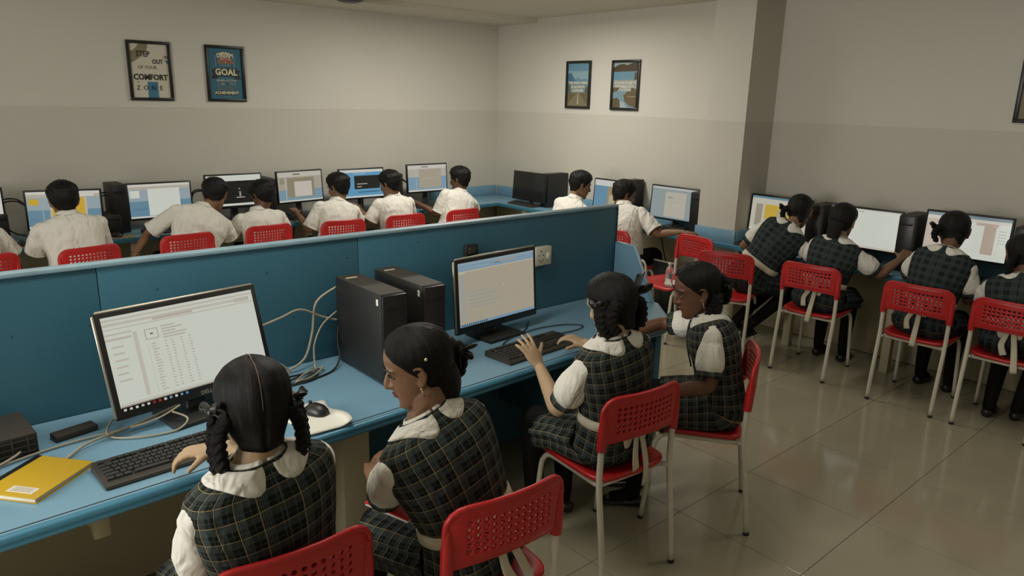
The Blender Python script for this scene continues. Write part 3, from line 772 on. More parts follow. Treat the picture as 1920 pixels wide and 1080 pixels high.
# keyboards: every key of the two near ones is a part
kb_key = sharp(MB().loft([[V((sx * a, sy * a * 0.98, z)) for sx, sy in ((-1, -1), (1, -1), (1, 1), (-1, 1))] for a, z in ((0.5, 0.0), (0.42, 0.62), (0.34, 0.62 + 0.02))]).mesh('key', [MAT['key']]), 20)
def keyboard(label, loc, rz, w=0.445, d=0.155, keys=True, group=None):
    t = thing('keyboard', label, 'keyboard', loc, rz, group)
    sl = 0.075
    mb = MB(); poly = [(-d / 2, 0.0), (d / 2, 0.0), (d / 2, 0.026), (d / 2 - 0.012, 0.030), (-d / 2 + 0.03, 0.017), (-d / 2, 0.010)]
    a = [V((-w / 2, y, z)) for y, z in poly]; b = [V((w / 2, y, z)) for y, z in poly]; n = len(poly)
    mb.addm(a + b, [list(range(n)), [n + i for i in range(n)][::-1]] + [[i, n + i, n + (i + 1) % n, (i + 1) % n] for i in range(n)])
    o = hard('shell', mb, MAT['keyboard'], t)
    bm = bmesh.new(); bm.from_mesh(o.data); bmesh.ops.recalc_face_normals(bm, faces=bm.faces[:]); bmesh.ops.bevel(bm, geom=bm.edges[:], offset=0.003, segments=2, affect='EDGES'); bm.to_mesh(o.data); bm.free(); sharp(o.data)
    u = w / 23.6
    x_l = -w / 2 + u * 0.6
    lay = []
    dy = (d - 0.045) / 6.25
    y0 = -d / 2 + 0.037
    def row(r, items, x=0.0):
        for it in items:
            if it < 0: x += -it
            else: lay.append((x + it / 2, r, it)); x += it
    row(5.3, [1, -1] + [1] * 4 + [-0.5] + [1] * 4 + [-0.5] + [1] * 4 + [-0.3, 1, 1, 1])
    row(4, [1] * 13 + [2, -0.3, 1, 1, 1, -0.3, 1, 1, 1, 1])
    row(3, [1.5] + [1] * 12 + [1.5, -0.3, 1, 1, 1, -0.3, 1, 1, 1, 1])
    row(2, [1.75] + [1] * 11 + [2.25, -3.6, 1, 1, 1, 1])
    row(1, [2.25] + [1] * 10 + [2.75, -1.3, 1, -1.3, 1, 1, 1, 1])
    row(0, [1.25, 1.25, 1.25, 6.25, 1.25, 1.25, 1.25, 1.25, -0.3, 1, 1, 1, -0.3, 2, 1, 1])
    if keys:
        for kx, r, kw in lay:
            o = link('key', kb_key, t, (x_l + kx * u, y0 + r * dy, 0.0165 + (r * dy) * 0.112), (0.075, 0, 0))
            o.scale = (kw * u * 0.97, dy * 0.97, 0.0115)
    else:
        mb = MB()
        for kx, r, kw in lay: mb.box((x_l + kx * u, y0 + r * dy, 0.019 + r * dy * 0.112), (kw * u * 0.85, dy * 0.8, 0.008))
        o = obj('keys', mb, MAT['key'], t, smooth=False); o['kind'] = 'stuff'
    return t
keyboard('black keyboard under the hand of the girl with looped plaits', (0.60, 2.318, 0.75), D(2.5), 0.455, 0.165)
keyboard('black keyboard under the hands of the girl typing', (2.24, 2.385, 0.75), D(3.5), 0.465, 0.175)
gk = 'black keyboards at the far counters'
for lab, x, y, rz in (('black keyboard in front of the leftmost boy', 1.08, 6.47, -14), ('black keyboard under the blank white page monitor', 1.83, 6.52, 0), ('black keyboard under the black picture monitor', 2.45, 6.52, 0),
                      ('black keyboard under the brown square monitor', 3.12, 6.54, 6), ('black keyboard under the blue desktop monitor', 3.80, 6.52, 0), ('black keyboard under the monitor nearest the back corner', 4.55, 6.52, 0),
                      ('black keyboard below the switched off corner monitor', 5.50, 6.08, -92), ('black keyboard in front of the nearer boy in profile', 5.49, 4.18, -90), ('black keyboard right of the pillar', 5.49, 3.10, -90),
                      ('black keyboard under the plain white monitor', 5.49, 2.38, -90), ('black keyboard under the monitor with beige columns', 5.49, 1.66, -90)):
    keyboard(lab, (x, y, 0.751), D(rz), 0.43, 0.14, False, gk)

def mouse(label, loc, rz, group=None):
    t = thing('computer_mouse', label, 'mouse', loc, rz, group)
    rings = []
    for i in range(9):
        v = i / 8; y = -0.055 + 0.11 * v; wd = 0.032 * (1 - (2 * v - 1) ** 4 * 0.5) ; hh = 0.038 * (1 - abs(2 * v - 0.9) ** 2.4 * 0.75)
        rings.append([V((wd * cos(a), y, max(0, hh * sin(a)) if a <= PI else 0.0)) for a in [2 * PI * k / 20 for k in range(20)]])
    obj('shell', MB().loft(rings), MAT['black'], t)
    mb = MB(); mb.tube([(-0.003, 0.026, 0.034), (0.003, 0.026, 0.034)], 0.008, 10)
    obj('scroll_wheel', mb, MAT['rubber'], t)
    return t
sheet = MB()
nx, ny = 10, 12
vs = []
for j in range(ny + 1):
    for i in range(nx + 1):
        x, y = (i / nx - 0.5) * 0.175, (j / ny - 0.5) * 0.27
        z = 0.006 + 0.018 * max(0, (i / nx - 0.7) / 0.3) ** 2 * (1 - j / ny) + 0.006 * sin(j * 0.5) * (i / nx) + 0.005 * max(0, 0.25 - j / ny) * 4
        vs.append((x + 0.01 * sin(j * 0.6), y, z))
fs = [[j * (nx + 1) + i, j * (nx + 1) + i + 1, (j + 1) * (nx + 1) + i + 1, (j + 1) * (nx + 1) + i] for j in range(ny) for i in range(nx)]
sheet.addm(vs, fs)
o = obj('open_notebook', sheet, MAT['paper'], None, True, (1.085, 2.315, 0.75), D(-4)); md = o.modifiers.new('Solidify', 'SOLIDIFY'); md.thickness = 0.005; md.offset = -1
tag(o, 'white open notebook pages lying on the desk under the near mouse', 'paper')
mouse('black mouse on the white pages right of the near girl', (1.105, 2.345, 0.759), D(20))
for lab, x, y, rz in (('tan mouse mat right of the leftmost boy', 1.42, 6.47, -10), ('tan mouse mat by the left edge of the photo', 0.78, 6.47, 5), ('tan mouse mat right of the boy at the black picture monitor', 2.80, 6.48, 0)):
    tag(hard('mouse_mat', MB().box((0, 0, 0.002), (0.22, 0.15, 0.004), 0.001), MAT['pad'], None, (x, y, 0.751), D(rz)), lab, 'mouse mat', 'tan mouse mats')
mouse('black mouse on the tan mat right of the leftmost boy', (1.40, 6.48, 0.756), D(30), 'far mice'); mouse('black mouse by the left edge of the photo', (0.76, 6.48, 0.756), D(10), 'far mice')

# things on the near desk
nb = thing('notebook', 'yellow covered notebook with black spine lying on the near desk', 'notebook', (0.232, 2.425, 0.75), math.atan2(-0.155, 0.127))
hard('pages', MB().box((0, 0, 0.0075), (0.190, 0.224, 0.011), 0.001), MAT['paper'], nb)
hard('cover', MB().box((0.001, 0, 0.0145), (0.198, 0.230, 0.003), 0.001), MAT['yellow'], nb)
hard('back_cover', MB().box((0.001, 0, 0.001), (0.198, 0.230, 0.002), 0.0005), MAT['yellow'], nb)
hard('spine', MB().box((-0.092, 0, 0.0082), (0.020, 0.232, 0.0165), 0.001), MAT['black'], nb)
hard('title_label', MB().box((0.025, -0.078, 0.0163), (0.085, 0.032, 0.0008)), MAT['paper'], nb)
mb = MB()
for i in range(5): mb.box((0.025, -0.068 - i * 0.005, 0.0169), (0.07 - 0.01 * (i % 2), 0.0015, 0.0004))
hard('label_lines', mb, pr((150, 130, 110)), nb)

ups = thing('power_supply_box', 'dusty black vented power box at the left edge of the desk', 'power supply', (0.085, 2.69, 0.75), D(4))
hard('case', MB().box((0, 0.03, 0.038), (0.36, 0.22, 0.076), 0.006), MAT['dusty'], ups)
mb = MB()
for i in range(8):
    mb.box((-0.15 + i * 0.043, -0.083, 0.038), (0.005, 0.007, 0.056), 0.001)
for z in (0.018, 0.038, 0.058): mb.box((0, -0.083, z), (0.34, 0.006, 0.004), 0.001)
hard('grille', mb, MAT['keyboard'], ups)
hard('vent_face', MB().box((0, -0.0795, 0.038), (0.352, 0.006, 0.068), 0.001), MAT['rubber'], ups)
tag(hard('power_adapter', MB().box((0, 0, 0.011), (0.135, 0.055, 0.022), 0.004), MAT['dusty'], None, (0.385, 2.705, 0.75), D(12)), 'flat brown black power adapter right of the vented power box', 'adapter')

def cable(label, pts, r=0.0035, m='cable', group=None, sub=8):
    mb = MB(); mb.tube(pts, r, 8, sub=sub)
    return tag(obj('cable', mb, MAT[m]), label, 'cable', group)
z = 0.757
cable('cream cable lying across the desk from the left edge to the near monitor stand', [(-0.05, 2.50, z), (0.22, 2.60, z), (0.38, 2.63, z), (0.52, 2.62, z + 0.004), (0.62, 2.58, z + 0.03), (0.70, 2.58, z + 0.06)])
cable('cream cable looping forward from the monitor stand over the desk', [(0.67, 2.575, z + 0.045), (0.71, 2.54, z + 0.02), (0.66, 2.51, z), (0.55, 2.53, z), (0.47, 2.60, z), (0.50, 2.70, z + 0.01), (0.58, 2.76, z + 0.02)])
cable('thicker cream cable curving behind the yellow notebook', [(0.18, 2.45, z), (0.31, 2.50, z), (0.40, 2.57, z + 0.008), (0.55, 2.62, z + 0.008), (0.72, 2.66, z + 0.03)], 0.0048)
cable('cream cable end lying left of the yellow notebook', [(-0.1, 2.52, z), (0.10, 2.56, z), (0.20, 2.60, z + 0.012), (0.24, 2.66, z + 0.02)], 0.0042)
cable('thick white cable at the left edge above the yellow notebook', [(-0.15, 2.48, z + 0.002), (0.05, 2.515, z + 0.002), (0.14, 2.515, z + 0.002)], 0.006, 'white')
cable('cream cable rising in a tall arch beside the first tower', [(1.20, 2.79, 0.765), (1.28, 2.80, 0.80), (1.33, 2.82, 0.90), (1.36, 2.83, 1.03), (1.46, 2.835, 1.085)], 0.0055)
cable('cream cable running from the near monitor to the first tower', [(1.06, 2.78, 0.98), (1.18, 2.80, 1.0), (1.28, 2.82, 1.015), (1.38, 2.83, 0.965), (1.455, 2.83, 0.935)], 0.005)
cable('cream cable hanging down behind the near monitor to the desk', [(1.05, 2.76, 0.93), (1.10, 2.77, 0.86), (1.17, 2.765, 0.80), (1.20, 2.76, 0.765)], 0.005)
cable('dark cable drooping from the first tower onto the desk', [(1.455, 2.83, 0.975), (1.38, 2.82, 0.93), (1.33, 2.80, 0.86), (1.315, 2.78, 0.80), (1.30, 2.74, z)], 0.004, 'cable')
cable('black cable falling from the first tower in a curve', [(1.455, 2.82, 0.915), (1.435, 2.79, 0.84), (1.42, 2.75, 0.79), (1.36, 2.70, z), (1.24, 2.66, z), (1.15, 2.66, z)], 0.004, 'cable_dk')
for i, dx in enumerate((0.0, 0.03, 0.055)):
    pts = [V((1.20 + dx + 0.085 * cos(a), 2.70 + 0.05 * sin(a + i), z + 0.004 * i + 0.004 * sin(3 * a))) for a in [k * PI / 5 for k in range(11)]]
    cable(['black cable coiled on the desk left of the first tower, lowest coil', 'black cable coiled on the desk left of the first tower, middle coil', 'cream cable coiled on the desk left of the first tower, top coil'][i], pts, 0.004, ('cable_dk', 'cable_dk', 'cable')[i], 'coiled cables by the first tower', 4)
cable('black cable curving over the desk behind the second keyboard', [(2.33, 2.58, z), (2.47, 2.60, z), (2.62, 2.57, z), (2.70, 2.50, z), (2.62, 2.46, z), (2.47, 2.475, z)], 0.003, 'cable_dk')
cable('thin black cable from the second keyboard to the monitor stand', [(2.20, 2.47, z + 0.01), (2.16, 2.51, z), (2.26, 2.57, z), (2.40, 2.62, z), (2.52, 2.72, z)], 0.003, 'cable_dk')
gc = 'black cable loops between the far monitors'
for lab, x, y, s in (('black cable loop left of the yellow page monitor', 0.73, 6.85, 0.11), ('black cable loop right of the yellow page monitor', 1.42, 6.86, 0.12), ('black cable loop left of the black picture monitor', 2.17, 6.86, 0.08), ('black cable loop left of the corner monitor', 4.27, 6.8, 0.08)):
    for k in range(2):
        q = 1 - 0.3 * k
        cable(lab if not k else lab.replace('black cable loop', 'smaller black cable loop'), [(x + 0.11, y, 0.76), (x + 0.02, y + 0.02, 0.80), (x - s * 0.5 * q, y + 0.02, 0.90), (x - s * 0.2 * q, y + 0.02, 0.98 + s * q * 0.6), (x + 0.08, y + 0.02, 1.0 + s * 0.5 * q), (x + 0.15, y + 0.0, 0.98)], 0.006, 'cable_dk', gc, 5)
for lab, pts in (('black cable dangling under the back counter at the left', [(0.72, 6.5, 0.70), (0.75, 6.5, 0.50), (0.86, 6.52, 0.45), (0.92, 6.5, 0.62), (0.84, 6.5, 0.70)]), ('black cable dangling under the back counter behind the middle boys', [(2.75, 6.5, 0.70), (2.78, 6.48, 0.5), (2.88, 6.5, 0.42), (2.94, 6.5, 0.70)]), ('black cable hanging under the counter beside the boy reaching right', [(5.45, 4.1, 0.70), (5.5, 4.05, 0.45), (5.5, 3.95, 0.40), (5.46, 3.9, 0.70)])):
    cable(lab, pts, 0.006, 'cable_dk', gc, 6)

# things in the gap behind the desk end
bd = thing('display_board', 'dark grey board with pale edge standing under the right wall counter', 'board', (5.32, 4.02, 0))
hard('sheet', MB().box((0, 0, 0.25), (0.02, 0.42, 0.50), 0.003), MAT['smoke'], bd)
hard('edge_trim', MB().box((0, 0, 0.505), (0.026, 0.43, 0.012), 0.003), MAT['white'], bd)
bt = thing('water_bottle', 'clear plastic water bottle standing on the seat of the empty red chair', 'bottle', (4.735, 3.45, 0.464))
prof = [(0.0, 0.002), (0.028, 0.0), (0.032, 0.01), (0.032, 0.06), (0.030, 0.065), (0.032, 0.07), (0.032, 0.125), (0.026, 0.15), (0.013, 0.168), (0.012, 0.178)]
obj('body', MB().loft([[V((max(r, 0.0005) * cos(2 * PI * k / 20), max(r, 0.0005) * sin(2 * PI * k / 20), z)) for k in range(20)] for r, z in prof]), MAT['bottle'], bt)
mb = MB(); mb.tube([(0, 0, 0.176), (0, 0, 0.194)], 0.0145, 16); obj('cap', mb, MAT['white'], bt)
def bag(label, loc, rz, w, h):
    t = thing('cloth_bag', label, 'bag', loc, rz)
    rings = []
    for i in range(10):
        v = i / 9; a = w / 2 * (1 - 0.25 * v * v); b = 0.07 * (1 - 0.6 * v) + 0.012 * sin(9 * v)
        rings.append([V((a * cos(th) * (1 + 0.06 * sin(5 * th + 4 * v)), b * sin(th), h * v)) for th in [2 * PI * k / 24 for k in range(24)]])
    obj('body', MB().loft(rings), MAT['bag'], t)
    mb = MB(); mb.tube([(-w * 0.2, 0, h * 0.97), (-w * 0.15, 0.01, h * 1.25), (w * 0.1, 0.02, h * 1.3), (w * 0.2, 0, h * 0.97)], (0.010, 0.003), 8, sub=5)
    obj('handle', mb, MAT['bag'], t)
bag('cream cloth bag slumped on the floor beside the empty red chair', (4.93, 3.87, 0.0), D(80), 0.20, 0.44)
tag(hard('folded_paper', MB().box((0, 0, 0.0025), (0.15, 0.21, 0.005), 0.001), MAT['paper'], None, (4.86, 3.44, 0.47), D(20)), 'white folded paper on the empty red chair', 'paper')

# ------------------------------------------------------------------ framed posters
def poster(label, loc, rz, w, h, ground, rects, texts, group='framed posters'):
    t = thing('framed_poster', label, 'poster', loc, rz, group)
    mb = MB(); f = 0.026
    for c, d in (((0, -0.011, h / 2 - f / 2), (w, 0.022, f)), ((0, -0.011, -h / 2 + f / 2), (w, 0.022, f)), ((-w / 2 + f / 2, -0.011, 0), (f, 0.022, h - 2 * f)), ((w / 2 - f / 2, -0.011, 0), (f, 0.022, h - 2 * f))):
        mb.box(c, d, 0.003)
    hard('frame', mb, MAT['black'], t)
    pw, ph = w - 2 * f, h - 2 * f
    mats = [pr(ground)]; mb = MB()
    mb.box((0, -0.004, 0), (pw + 0.006, 0.006, ph + 0.006))
    for k, (shape, c) in enumerate(rects):
        m = pr(c)
        if m not in mats: mats.append(m)
        y = -0.0075 - 0.00012 * k
        pts = [(-pw / 2 + pw * a, y, ph / 2 - ph * b) for a, b in shape]
        mb.addm(pts, [list(range(len(pts)))], mi=mats.index(m))
    obj('print', mb, mats, t, smooth=False)
    for body, x, y, size, c, bold, sx in texts:
        me = text_mesh(body, size, pr(c), bold); me.transform(M.Rotation(PI / 2, 4, 'X') @ M.Scale(sx, 4, (1, 0, 0)))
        me.transform(M.Translation((-pw / 2 + pw * x, -0.0105, ph / 2 - ph * y)))
        link('lettering', me, t)
    return t
def R4(a, b, c, d): return [(a, b), (a, d), (c, d), (c, b)]
def blob(cx, cy, rx, ry, n=18): return [(cx + rx * cos(2 * PI * k / n), cy - ry * -sin(2 * PI * k / n)) for k in range(n)][::-1]
DK = (40, 38, 30)
poster('white framed poster reading STEP OUT OF YOUR COMFORT ZONE', (1.938, YW - 0.001, 2.077), 0, 0.356, 0.500, (196, 190, 172),
       [([(0.0, 0.0), (0.0, 0.36), (0.08, 0.34), (0.28, 0.24), (0.45, 0.12), (0.5, 0.0)], (128, 118, 88)), ([(0.0, 0.0), (0.0, 0.14), (0.1, 0.12), (0.2, 0.05), (0.24, 0.0)], (196, 190, 172)), (R4(0.9, 0.2, 1.0, 0.26), (130, 122, 94)), ([(0.9, 0.29), (1.0, 0.36), (1.0, 0.29)], (60, 110, 134)), (R4(0.40, 0.70, 0.68, 1.0), (56, 112, 140))],
       [('STEP', 0.34, 0.19, 0.066, DK, 0.0012, 0.8), ('OUT', 0.72, 0.325, 0.052, DK, 0.001, 0.8), ('OF YOUR', 0.43, 0.435, 0.040, (120, 110, 84), 0.0, 0.9), ('COMFORT', 0.5, 0.62, 0.066, DK, 0.0022, 0.88), ('IS', 0.16, 0.71, 0.022, (120, 110, 84), 0, 1), ('Z', 0.15, 0.82, 0.056, DK, 0, 0.9), ('O', 0.35, 0.82, 0.056, DK, 0, 0.9), ('N', 0.56, 0.82, 0.056, DK, 0.0006, 0.9), ('E', 0.76, 0.82, 0.056, DK, 0, 0.9)])
CR, TE = (206, 198, 168), (36, 92, 112)
poster('teal framed poster with GOAL on a dark ribbon', (2.592, YW - 0.001, 2.079), 0, 0.358, 0.500, TE,
       [([(0.30, 0.10), (0.5, 0.06), (0.70, 0.10), (0.70, 0.12), (0.30, 0.12)], CR), ([(0.33, 0.18), (0.26, 0.30), (0.78, 0.30), (0.70, 0.18)], (124, 96, 70)), ([(0.42, 0.18), (0.38, 0.25), (0.68, 0.27), (0.62, 0.18)], (150, 40, 36)),
        (R4(0.22, 0.13, 0.225, 0.36), CR), (R4(0.785, 0.13, 0.79, 0.36), CR), ([(0.08, 0.42), (0.13, 0.50), (0.06, 0.60), (0.26, 0.60), (0.26, 0.42)], (24, 24, 20)), ([(0.95, 0.42), (0.89, 0.50), (0.97, 0.60), (0.76, 0.60), (0.76, 0.42)], (24, 24, 20)), (R4(0.17, 0.385, 0.86, 0.555), (34, 36, 32)), (R4(0.25, 0.60, 0.255, 0.83), CR), (R4(0.77, 0.60, 0.775, 0.83), CR), (R4(0.27, 0.76, 0.75, 0.81), (120, 104, 76)), (R4(0.16, 0.84, 0.84, 0.925), (26, 27, 23)), (R4(0.30, 0.675, 0.46, 0.725), (150, 140, 112)), (R4(0.58, 0.675, 0.74, 0.725), (150, 140, 112))],
       [('A', 0.5, 0.085, 0.026, (150, 130, 100), 0.0004, 1), ('DREAM', 0.51, 0.145, 0.050, CR, 0.002, 0.92), ('BECOMES', 0.52, 0.215, 0.027, CR, 0.0, 0.8), ('A', 0.52, 0.265, 0.024, CR, 0, 1), ('* * * * *', 0.5, 0.345, 0.030, CR, 0, 1), ('GOAL', 0.515, 0.47, 0.078, CR, 0.0028, 0.95), ('WHEN ACTION', 0.51, 0.635, 0.027, CR, 0.0, 0.95), ('IS TAKEN', 0.51, 0.70, 0.030, TE, 0.0005, 1.05), ('TOWARD ITS', 0.51, 0.785, 0.028, TE, 0.0004, 1.0), ('ACHIEVEMENT', 0.5, 0.882, 0.036, CR, 0.0012, 0.92), ('- - - - -', 0.5, 0.955, 0.020, CR, 0, 1.0)])
WH = (206, 202, 188)
poster('framed poster of a mountain road under a blue sky', (XW - 0.001, 5.682, 2.079), -PI / 2, 0.366, 0.498, (104, 142, 160),
       [(R4(0, 0, 1, 0.18), (92, 134, 156)), (R4(0, 0.18, 1, 0.40), (128, 156, 166)), ([(0, 0.24), (0, 0.42), (0.42, 0.42), (0.26, 0.32), (0.14, 0.21)], (62, 104, 124)), ([(0.3, 0.42), (0.45, 0.32), (0.6, 0.37), (0.85, 0.36), (1, 0.42)], (96, 134, 150)), (R4(0, 0.42, 1, 0.69), (104, 128, 128)), ([(0, 0.44), (0, 0.69), (0.16, 0.69), (0.1, 0.5)], (80, 88, 70)), ([(1, 0.5), (0.84, 0.6), (0.84, 0.69), (1, 0.69)], (74, 82, 66)), (R4(0, 0.69, 1, 1), (98, 88, 58)), ([(0.46, 0.69), (0.0, 0.95), (0.0, 1.0), (1.0, 1.0), (0.56, 0.69)], (116, 108, 84)), ([(0.49, 0.71), (0.46, 0.95), (0.54, 0.95), (0.52, 0.71)], (160, 150, 118))],
       [('THE ROAD AHEAD', 0.5, 0.455, 0.036, WH, 0.0012, 0.92), ('IS ALWAYS', 0.5, 0.55, 0.040, WH, 0.0012, 1.0), ('LONGER', 0.5, 0.635, 0.040, WH, 0.0012, 1.05)])
poster('framed poster of rushing water between brown rocks', (XW - 0.001, 5.020, 2.074), -PI / 2, 0.370, 0.496, (110, 138, 150),
       [([(0, 0.0), (0, 0.12), (0.2, 0.02), (0.5, 0.05), (0.75, 0.0)], (150, 160, 160)), ([(0, 0.2), (0, 0.1), (0.18, 0.05), (0.4, 0.03), (0.55, 0.06), (0.8, 0.01), (1, 0.0), (1, 0.19)][::-1], (72, 58, 38)), (R4(0, 0.2, 1, 0.38), (98, 136, 154)), ([(0.88, 0.22), (0.84, 0.4), (1, 0.4), (1, 0.22)], (78, 68, 46)), (R4(0, 0.38, 1, 0.6), (142, 150, 144)), ([(0.0, 0.56), (0.0, 0.66), (0.2, 0.62), (0.3, 0.55), (0.2, 0.52)], (92, 80, 54)), ([(0.45, 0.72), (0.5, 0.85), (0.7, 0.95), (1, 1), (1, 0.6), (0.8, 0.55), (0.65, 0.62)], (96, 82, 54)), ([(0, 0.8), (0, 1), (0.3, 1), (0.36, 0.88), (0.2, 0.78)], (86, 78, 54)), ([(0.3, 0.85), (0.34, 1), (0.62, 1), (0.48, 0.88)], (150, 162, 164)), (R4(0.62, 0.74, 0.95, 0.76), (140, 128, 96))],
       [('IT ALWAYS SEEMS', 0.5, 0.45, 0.036, WH, 0.0012, 0.95), ('IMPOSSIBLE UNTIL', 0.5, 0.53, 0.034, WH, 0.0012, 0.9), ('IT IS DONE', 0.5, 0.61, 0.034, WH, 0.001, 0.95)])
poster('framed poster cut off by the right edge of the photo', (XW - 0.001, 1.395, 2.079), -PI / 2, 0.360, 0.500, (120, 110, 80), [(R4(0, 0, 1, 0.5), (70, 84, 84)), (R4(0.1, 0.55, 0.9, 0.8), (100, 88, 60))], [])
hub = thing('ceiling_speaker', 'dark round ceiling fitting at the top edge of the photo', 'ceiling fitting', (3.385, 6.10, ZC))
mb = MB(); prof = [(0.155, 0.0), (0.160, -0.02), (0.150, -0.05), (0.11, -0.085), (0.06, -0.098), (0.004, -0.10)]
obj('dome', MB().loft([[V((r * cos(2 * PI * k / 28), r * sin(2 * PI * k / 28), z)) for k in range(28)] for r, z in prof[::-1]]), MAT['black'], hub)
mb = MB(); mb.tube([(0.165 * cos(2 * PI * k / 28), 0.165 * sin(2 * PI * k / 28), -0.008) for k in range(29)], 0.010, 8); obj('ring', mb, MAT['black_matt'], hub)
# ------------------------------------------------------------------ people
def lerp(a, b, t): return a + (b - a) * t
def interp(tab, x):
    if x <= tab[0][0]: return tab[0][1:]
    for p, q in zip(tab[:-1], tab[1:]):
        if x <= q[0]:
            t = (x - p[0]) / (q[0] - p[0]); t = t * t * (3 - 2 * t) if False else t
            return tuple(a + (b - a) * t for a, b in zip(p[1:], q[1:]))
    return tab[-1][1:]

HEAD = [(-0.116, 0.012, 0.070, 0.035), (-0.108, 0.030, 0.078, 0.015), (-0.09, 0.046, 0.082, -0.010), (-0.068, 0.058, 0.084, -0.045), (-0.045, 0.066, 0.085, -0.072),
        (-0.02, 0.072, 0.086, -0.090), (0.005, 0.075, 0.086, -0.099), (0.03, 0.077, 0.090, -0.103), (0.055, 0.076, 0.089, -0.102), (0.08, 0.067, 0.079, -0.092), (0.10, 0.050, 0.058, -0.070), (0.113, 0.028, 0.030, -0.042), (0.119, 0.008, 0.002, -0.018)]

def head_mesh(mb, T, male):
    rings = []
    for z, w, yf, yb in HEAD:
        ring = []
        for k in range(28):
            a = 2 * PI * k / 28
            x = w * cos(a)
            y = (yf + yb) / 2 + (yf - yb) / 2 * sin(a)
            if sin(a) > 0 and z < 0.03: x *= 1 - 0.10 * sin(a) ** 2
            ring.append(T @ V((x, y, z)))
        rings.append(ring)
    mb.loft(rings)
    def rp(pts, rad, n=8): mb.tube([T @ V(p) for p in pts], rad, n)
    rp([(0, 0.078, 0.022), (0, 0.090, 0.002), (0, 0.101, -0.020), (0, 0.103, -0.028), (0, 0.088, -0.036)], [0.007, 0.009, 0.0115, 0.012, 0.009])   # nose
    for s in (-1, 1):
        rp([(s * 0.012, 0.080, -0.024), (s * 0.0135, 0.090, -0.029), (s * 0.008, 0.092, -0.030)], [0.007, 0.0085, 0.006])      # nostril wings
        rp([(s * 0.014, 0.080, 0.026), (s * 0.032, 0.080, 0.029), (s * 0.052, 0.066, 0.024)], [0.008, 0.009, 0.006])        # brow ridge
        rp([(s * 0.024, 0.058, -0.036), (s * 0.036, 0.044, -0.026), (s * 0.044, 0.030, -0.018)], [0.020, 0.021, 0.019])      # cheek
        # ear: a curled rim round a hollow
        c = V((s * 0.079, -0.004, -0.006))
        rim = [V((s * 0.074, 0.012, 0.012)), V((s * 0.083, 0.004, 0.028)), V((s * 0.090, -0.014, 0.026)), V((s * 0.090, -0.022, 0.004)), V((s * 0.084, -0.014, -0.018)), V((s * 0.078, 0.000, -0.034)), V((s * 0.073, 0.007, -0.028))]
        rp(rim, [0.005, 0.0055, 0.006, 0.0055, 0.0055, 0.0075, 0.005])
        rp([(s * 0.070, 0.008, 0.015), (s * 0.078, -0.008, 0.008), (s * 0.076, -0.006, -0.02), (s * 0.070, 0.006, -0.025)], [0.008, 0.009, 0.008, 0.006])
    rp([(-0.020, 0.078, -0.056), (0, 0.086, -0.053), (0.020, 0.078, -0.056)], [0.004, 0.006, 0.004])        # upper lip
    rp([(-0.017, 0.077, -0.064), (0, 0.084, -0.065), (0.017, 0.077, -0.064)], [0.004, 0.0065, 0.004])        # lower lip
    rp([(-0.012, 0.074, -0.095), (0, 0.077, -0.098), (0.012, 0.074, -0.095)], [0.010, 0.012, 0.010])

def hand_mesh(mb, W, d, n, right, curl, k=1.0, spread=0.10, thumb_out=0.75):
    d = V(d).normalized(); n = V(n); n = (n - d * d.dot(n)).normalized()
    s = d.cross(n) if right else n.cross(d)
    def P(a, b, c=0.0): return W + d * a * k + s * b * k + n * c * k
    def flatloft(pts):
        rings = []
        for a, wd, th, off in pts:
            rings.append([P(a, off + wd * cos(2 * PI * q / 16), th * sin(2 * PI * q / 16)) for q in range(16)])
        mb.loft(rings)
    flatloft([(-0.035, 0.021, 0.017, 0), (0.0, 0.022, 0.0165, 0), (0.025, 0.031, 0.016, 0.001), (0.055, 0.038, 0.0145, 0.001), (0.078, 0.038, 0.012, 0.0), (0.09, 0.034, 0.009, 0.0)])
    for b, L, sp in ((0.028, 0.066, 1.4), (0.0095, 0.074, 0.4), (-0.0095, 0.068, -0.5), (-0.0275, 0.053, -1.5)):
        base = P(0.070, b * 0.9); ang = sp * spread
        dd = (d * cos(ang) + s * sin(ang)).normalized()
        pts = [base, P(0.086, b) ]; cur = pts[-1]; a = curl * 0.35
        for q, seg in enumerate((0.46, 0.30, 0.24)):
            a2 = a
            cur = cur + (dd * cos(a2) + n * sin(a2)) * L * seg * k
            pts.append(cur); a += curl * (0.75 if q == 0 else 0.6)
        mb.tube(pts, [0.0085 * k, 0.0092 * k, 0.0084 * k, 0.0078 * k, 0.0066 * k], 10, sub=2)
        mb.ball(pts[-1], 0.0066 * k, 8, 6)
    c = curl * 0.5
    t0 = P(0.018, 0.018, 0.004); t1 = P(0.045, 0.036, 0.010)
    td = (d * (1 - thumb_out * 0.6) + s * thumb_out + n * 0.15).normalized()
    t2 = t1 + td * 0.032 * k; td2 = (td + d * 0.35 * c + n * 0.25 * c).normalized(); t3 = t2 + td2 * 0.027 * k
    mb.tube([t0, t1, t2, t3], [0.015 * k, 0.0125 * k, 0.0098 * k, 0.0078 * k], 10, sub=3); mb.ball(t3, 0.0078 * k, 8, 6)

def sec_ring(c, r, f, a, b, n=40, e=0.86, start=-PI / 2, mod=None):
    out = []
    for k in range(n):
        t = start + 2 * PI * k / n
        ct, st = cos(t), sin(t)
        q = 1 + (mod(t) if mod else 0)
        out.append(c + r * math.copysign(abs(ct) ** e, ct) * a * q + f * math.copysign(abs(st) ** e, st) * b * q)
    return out

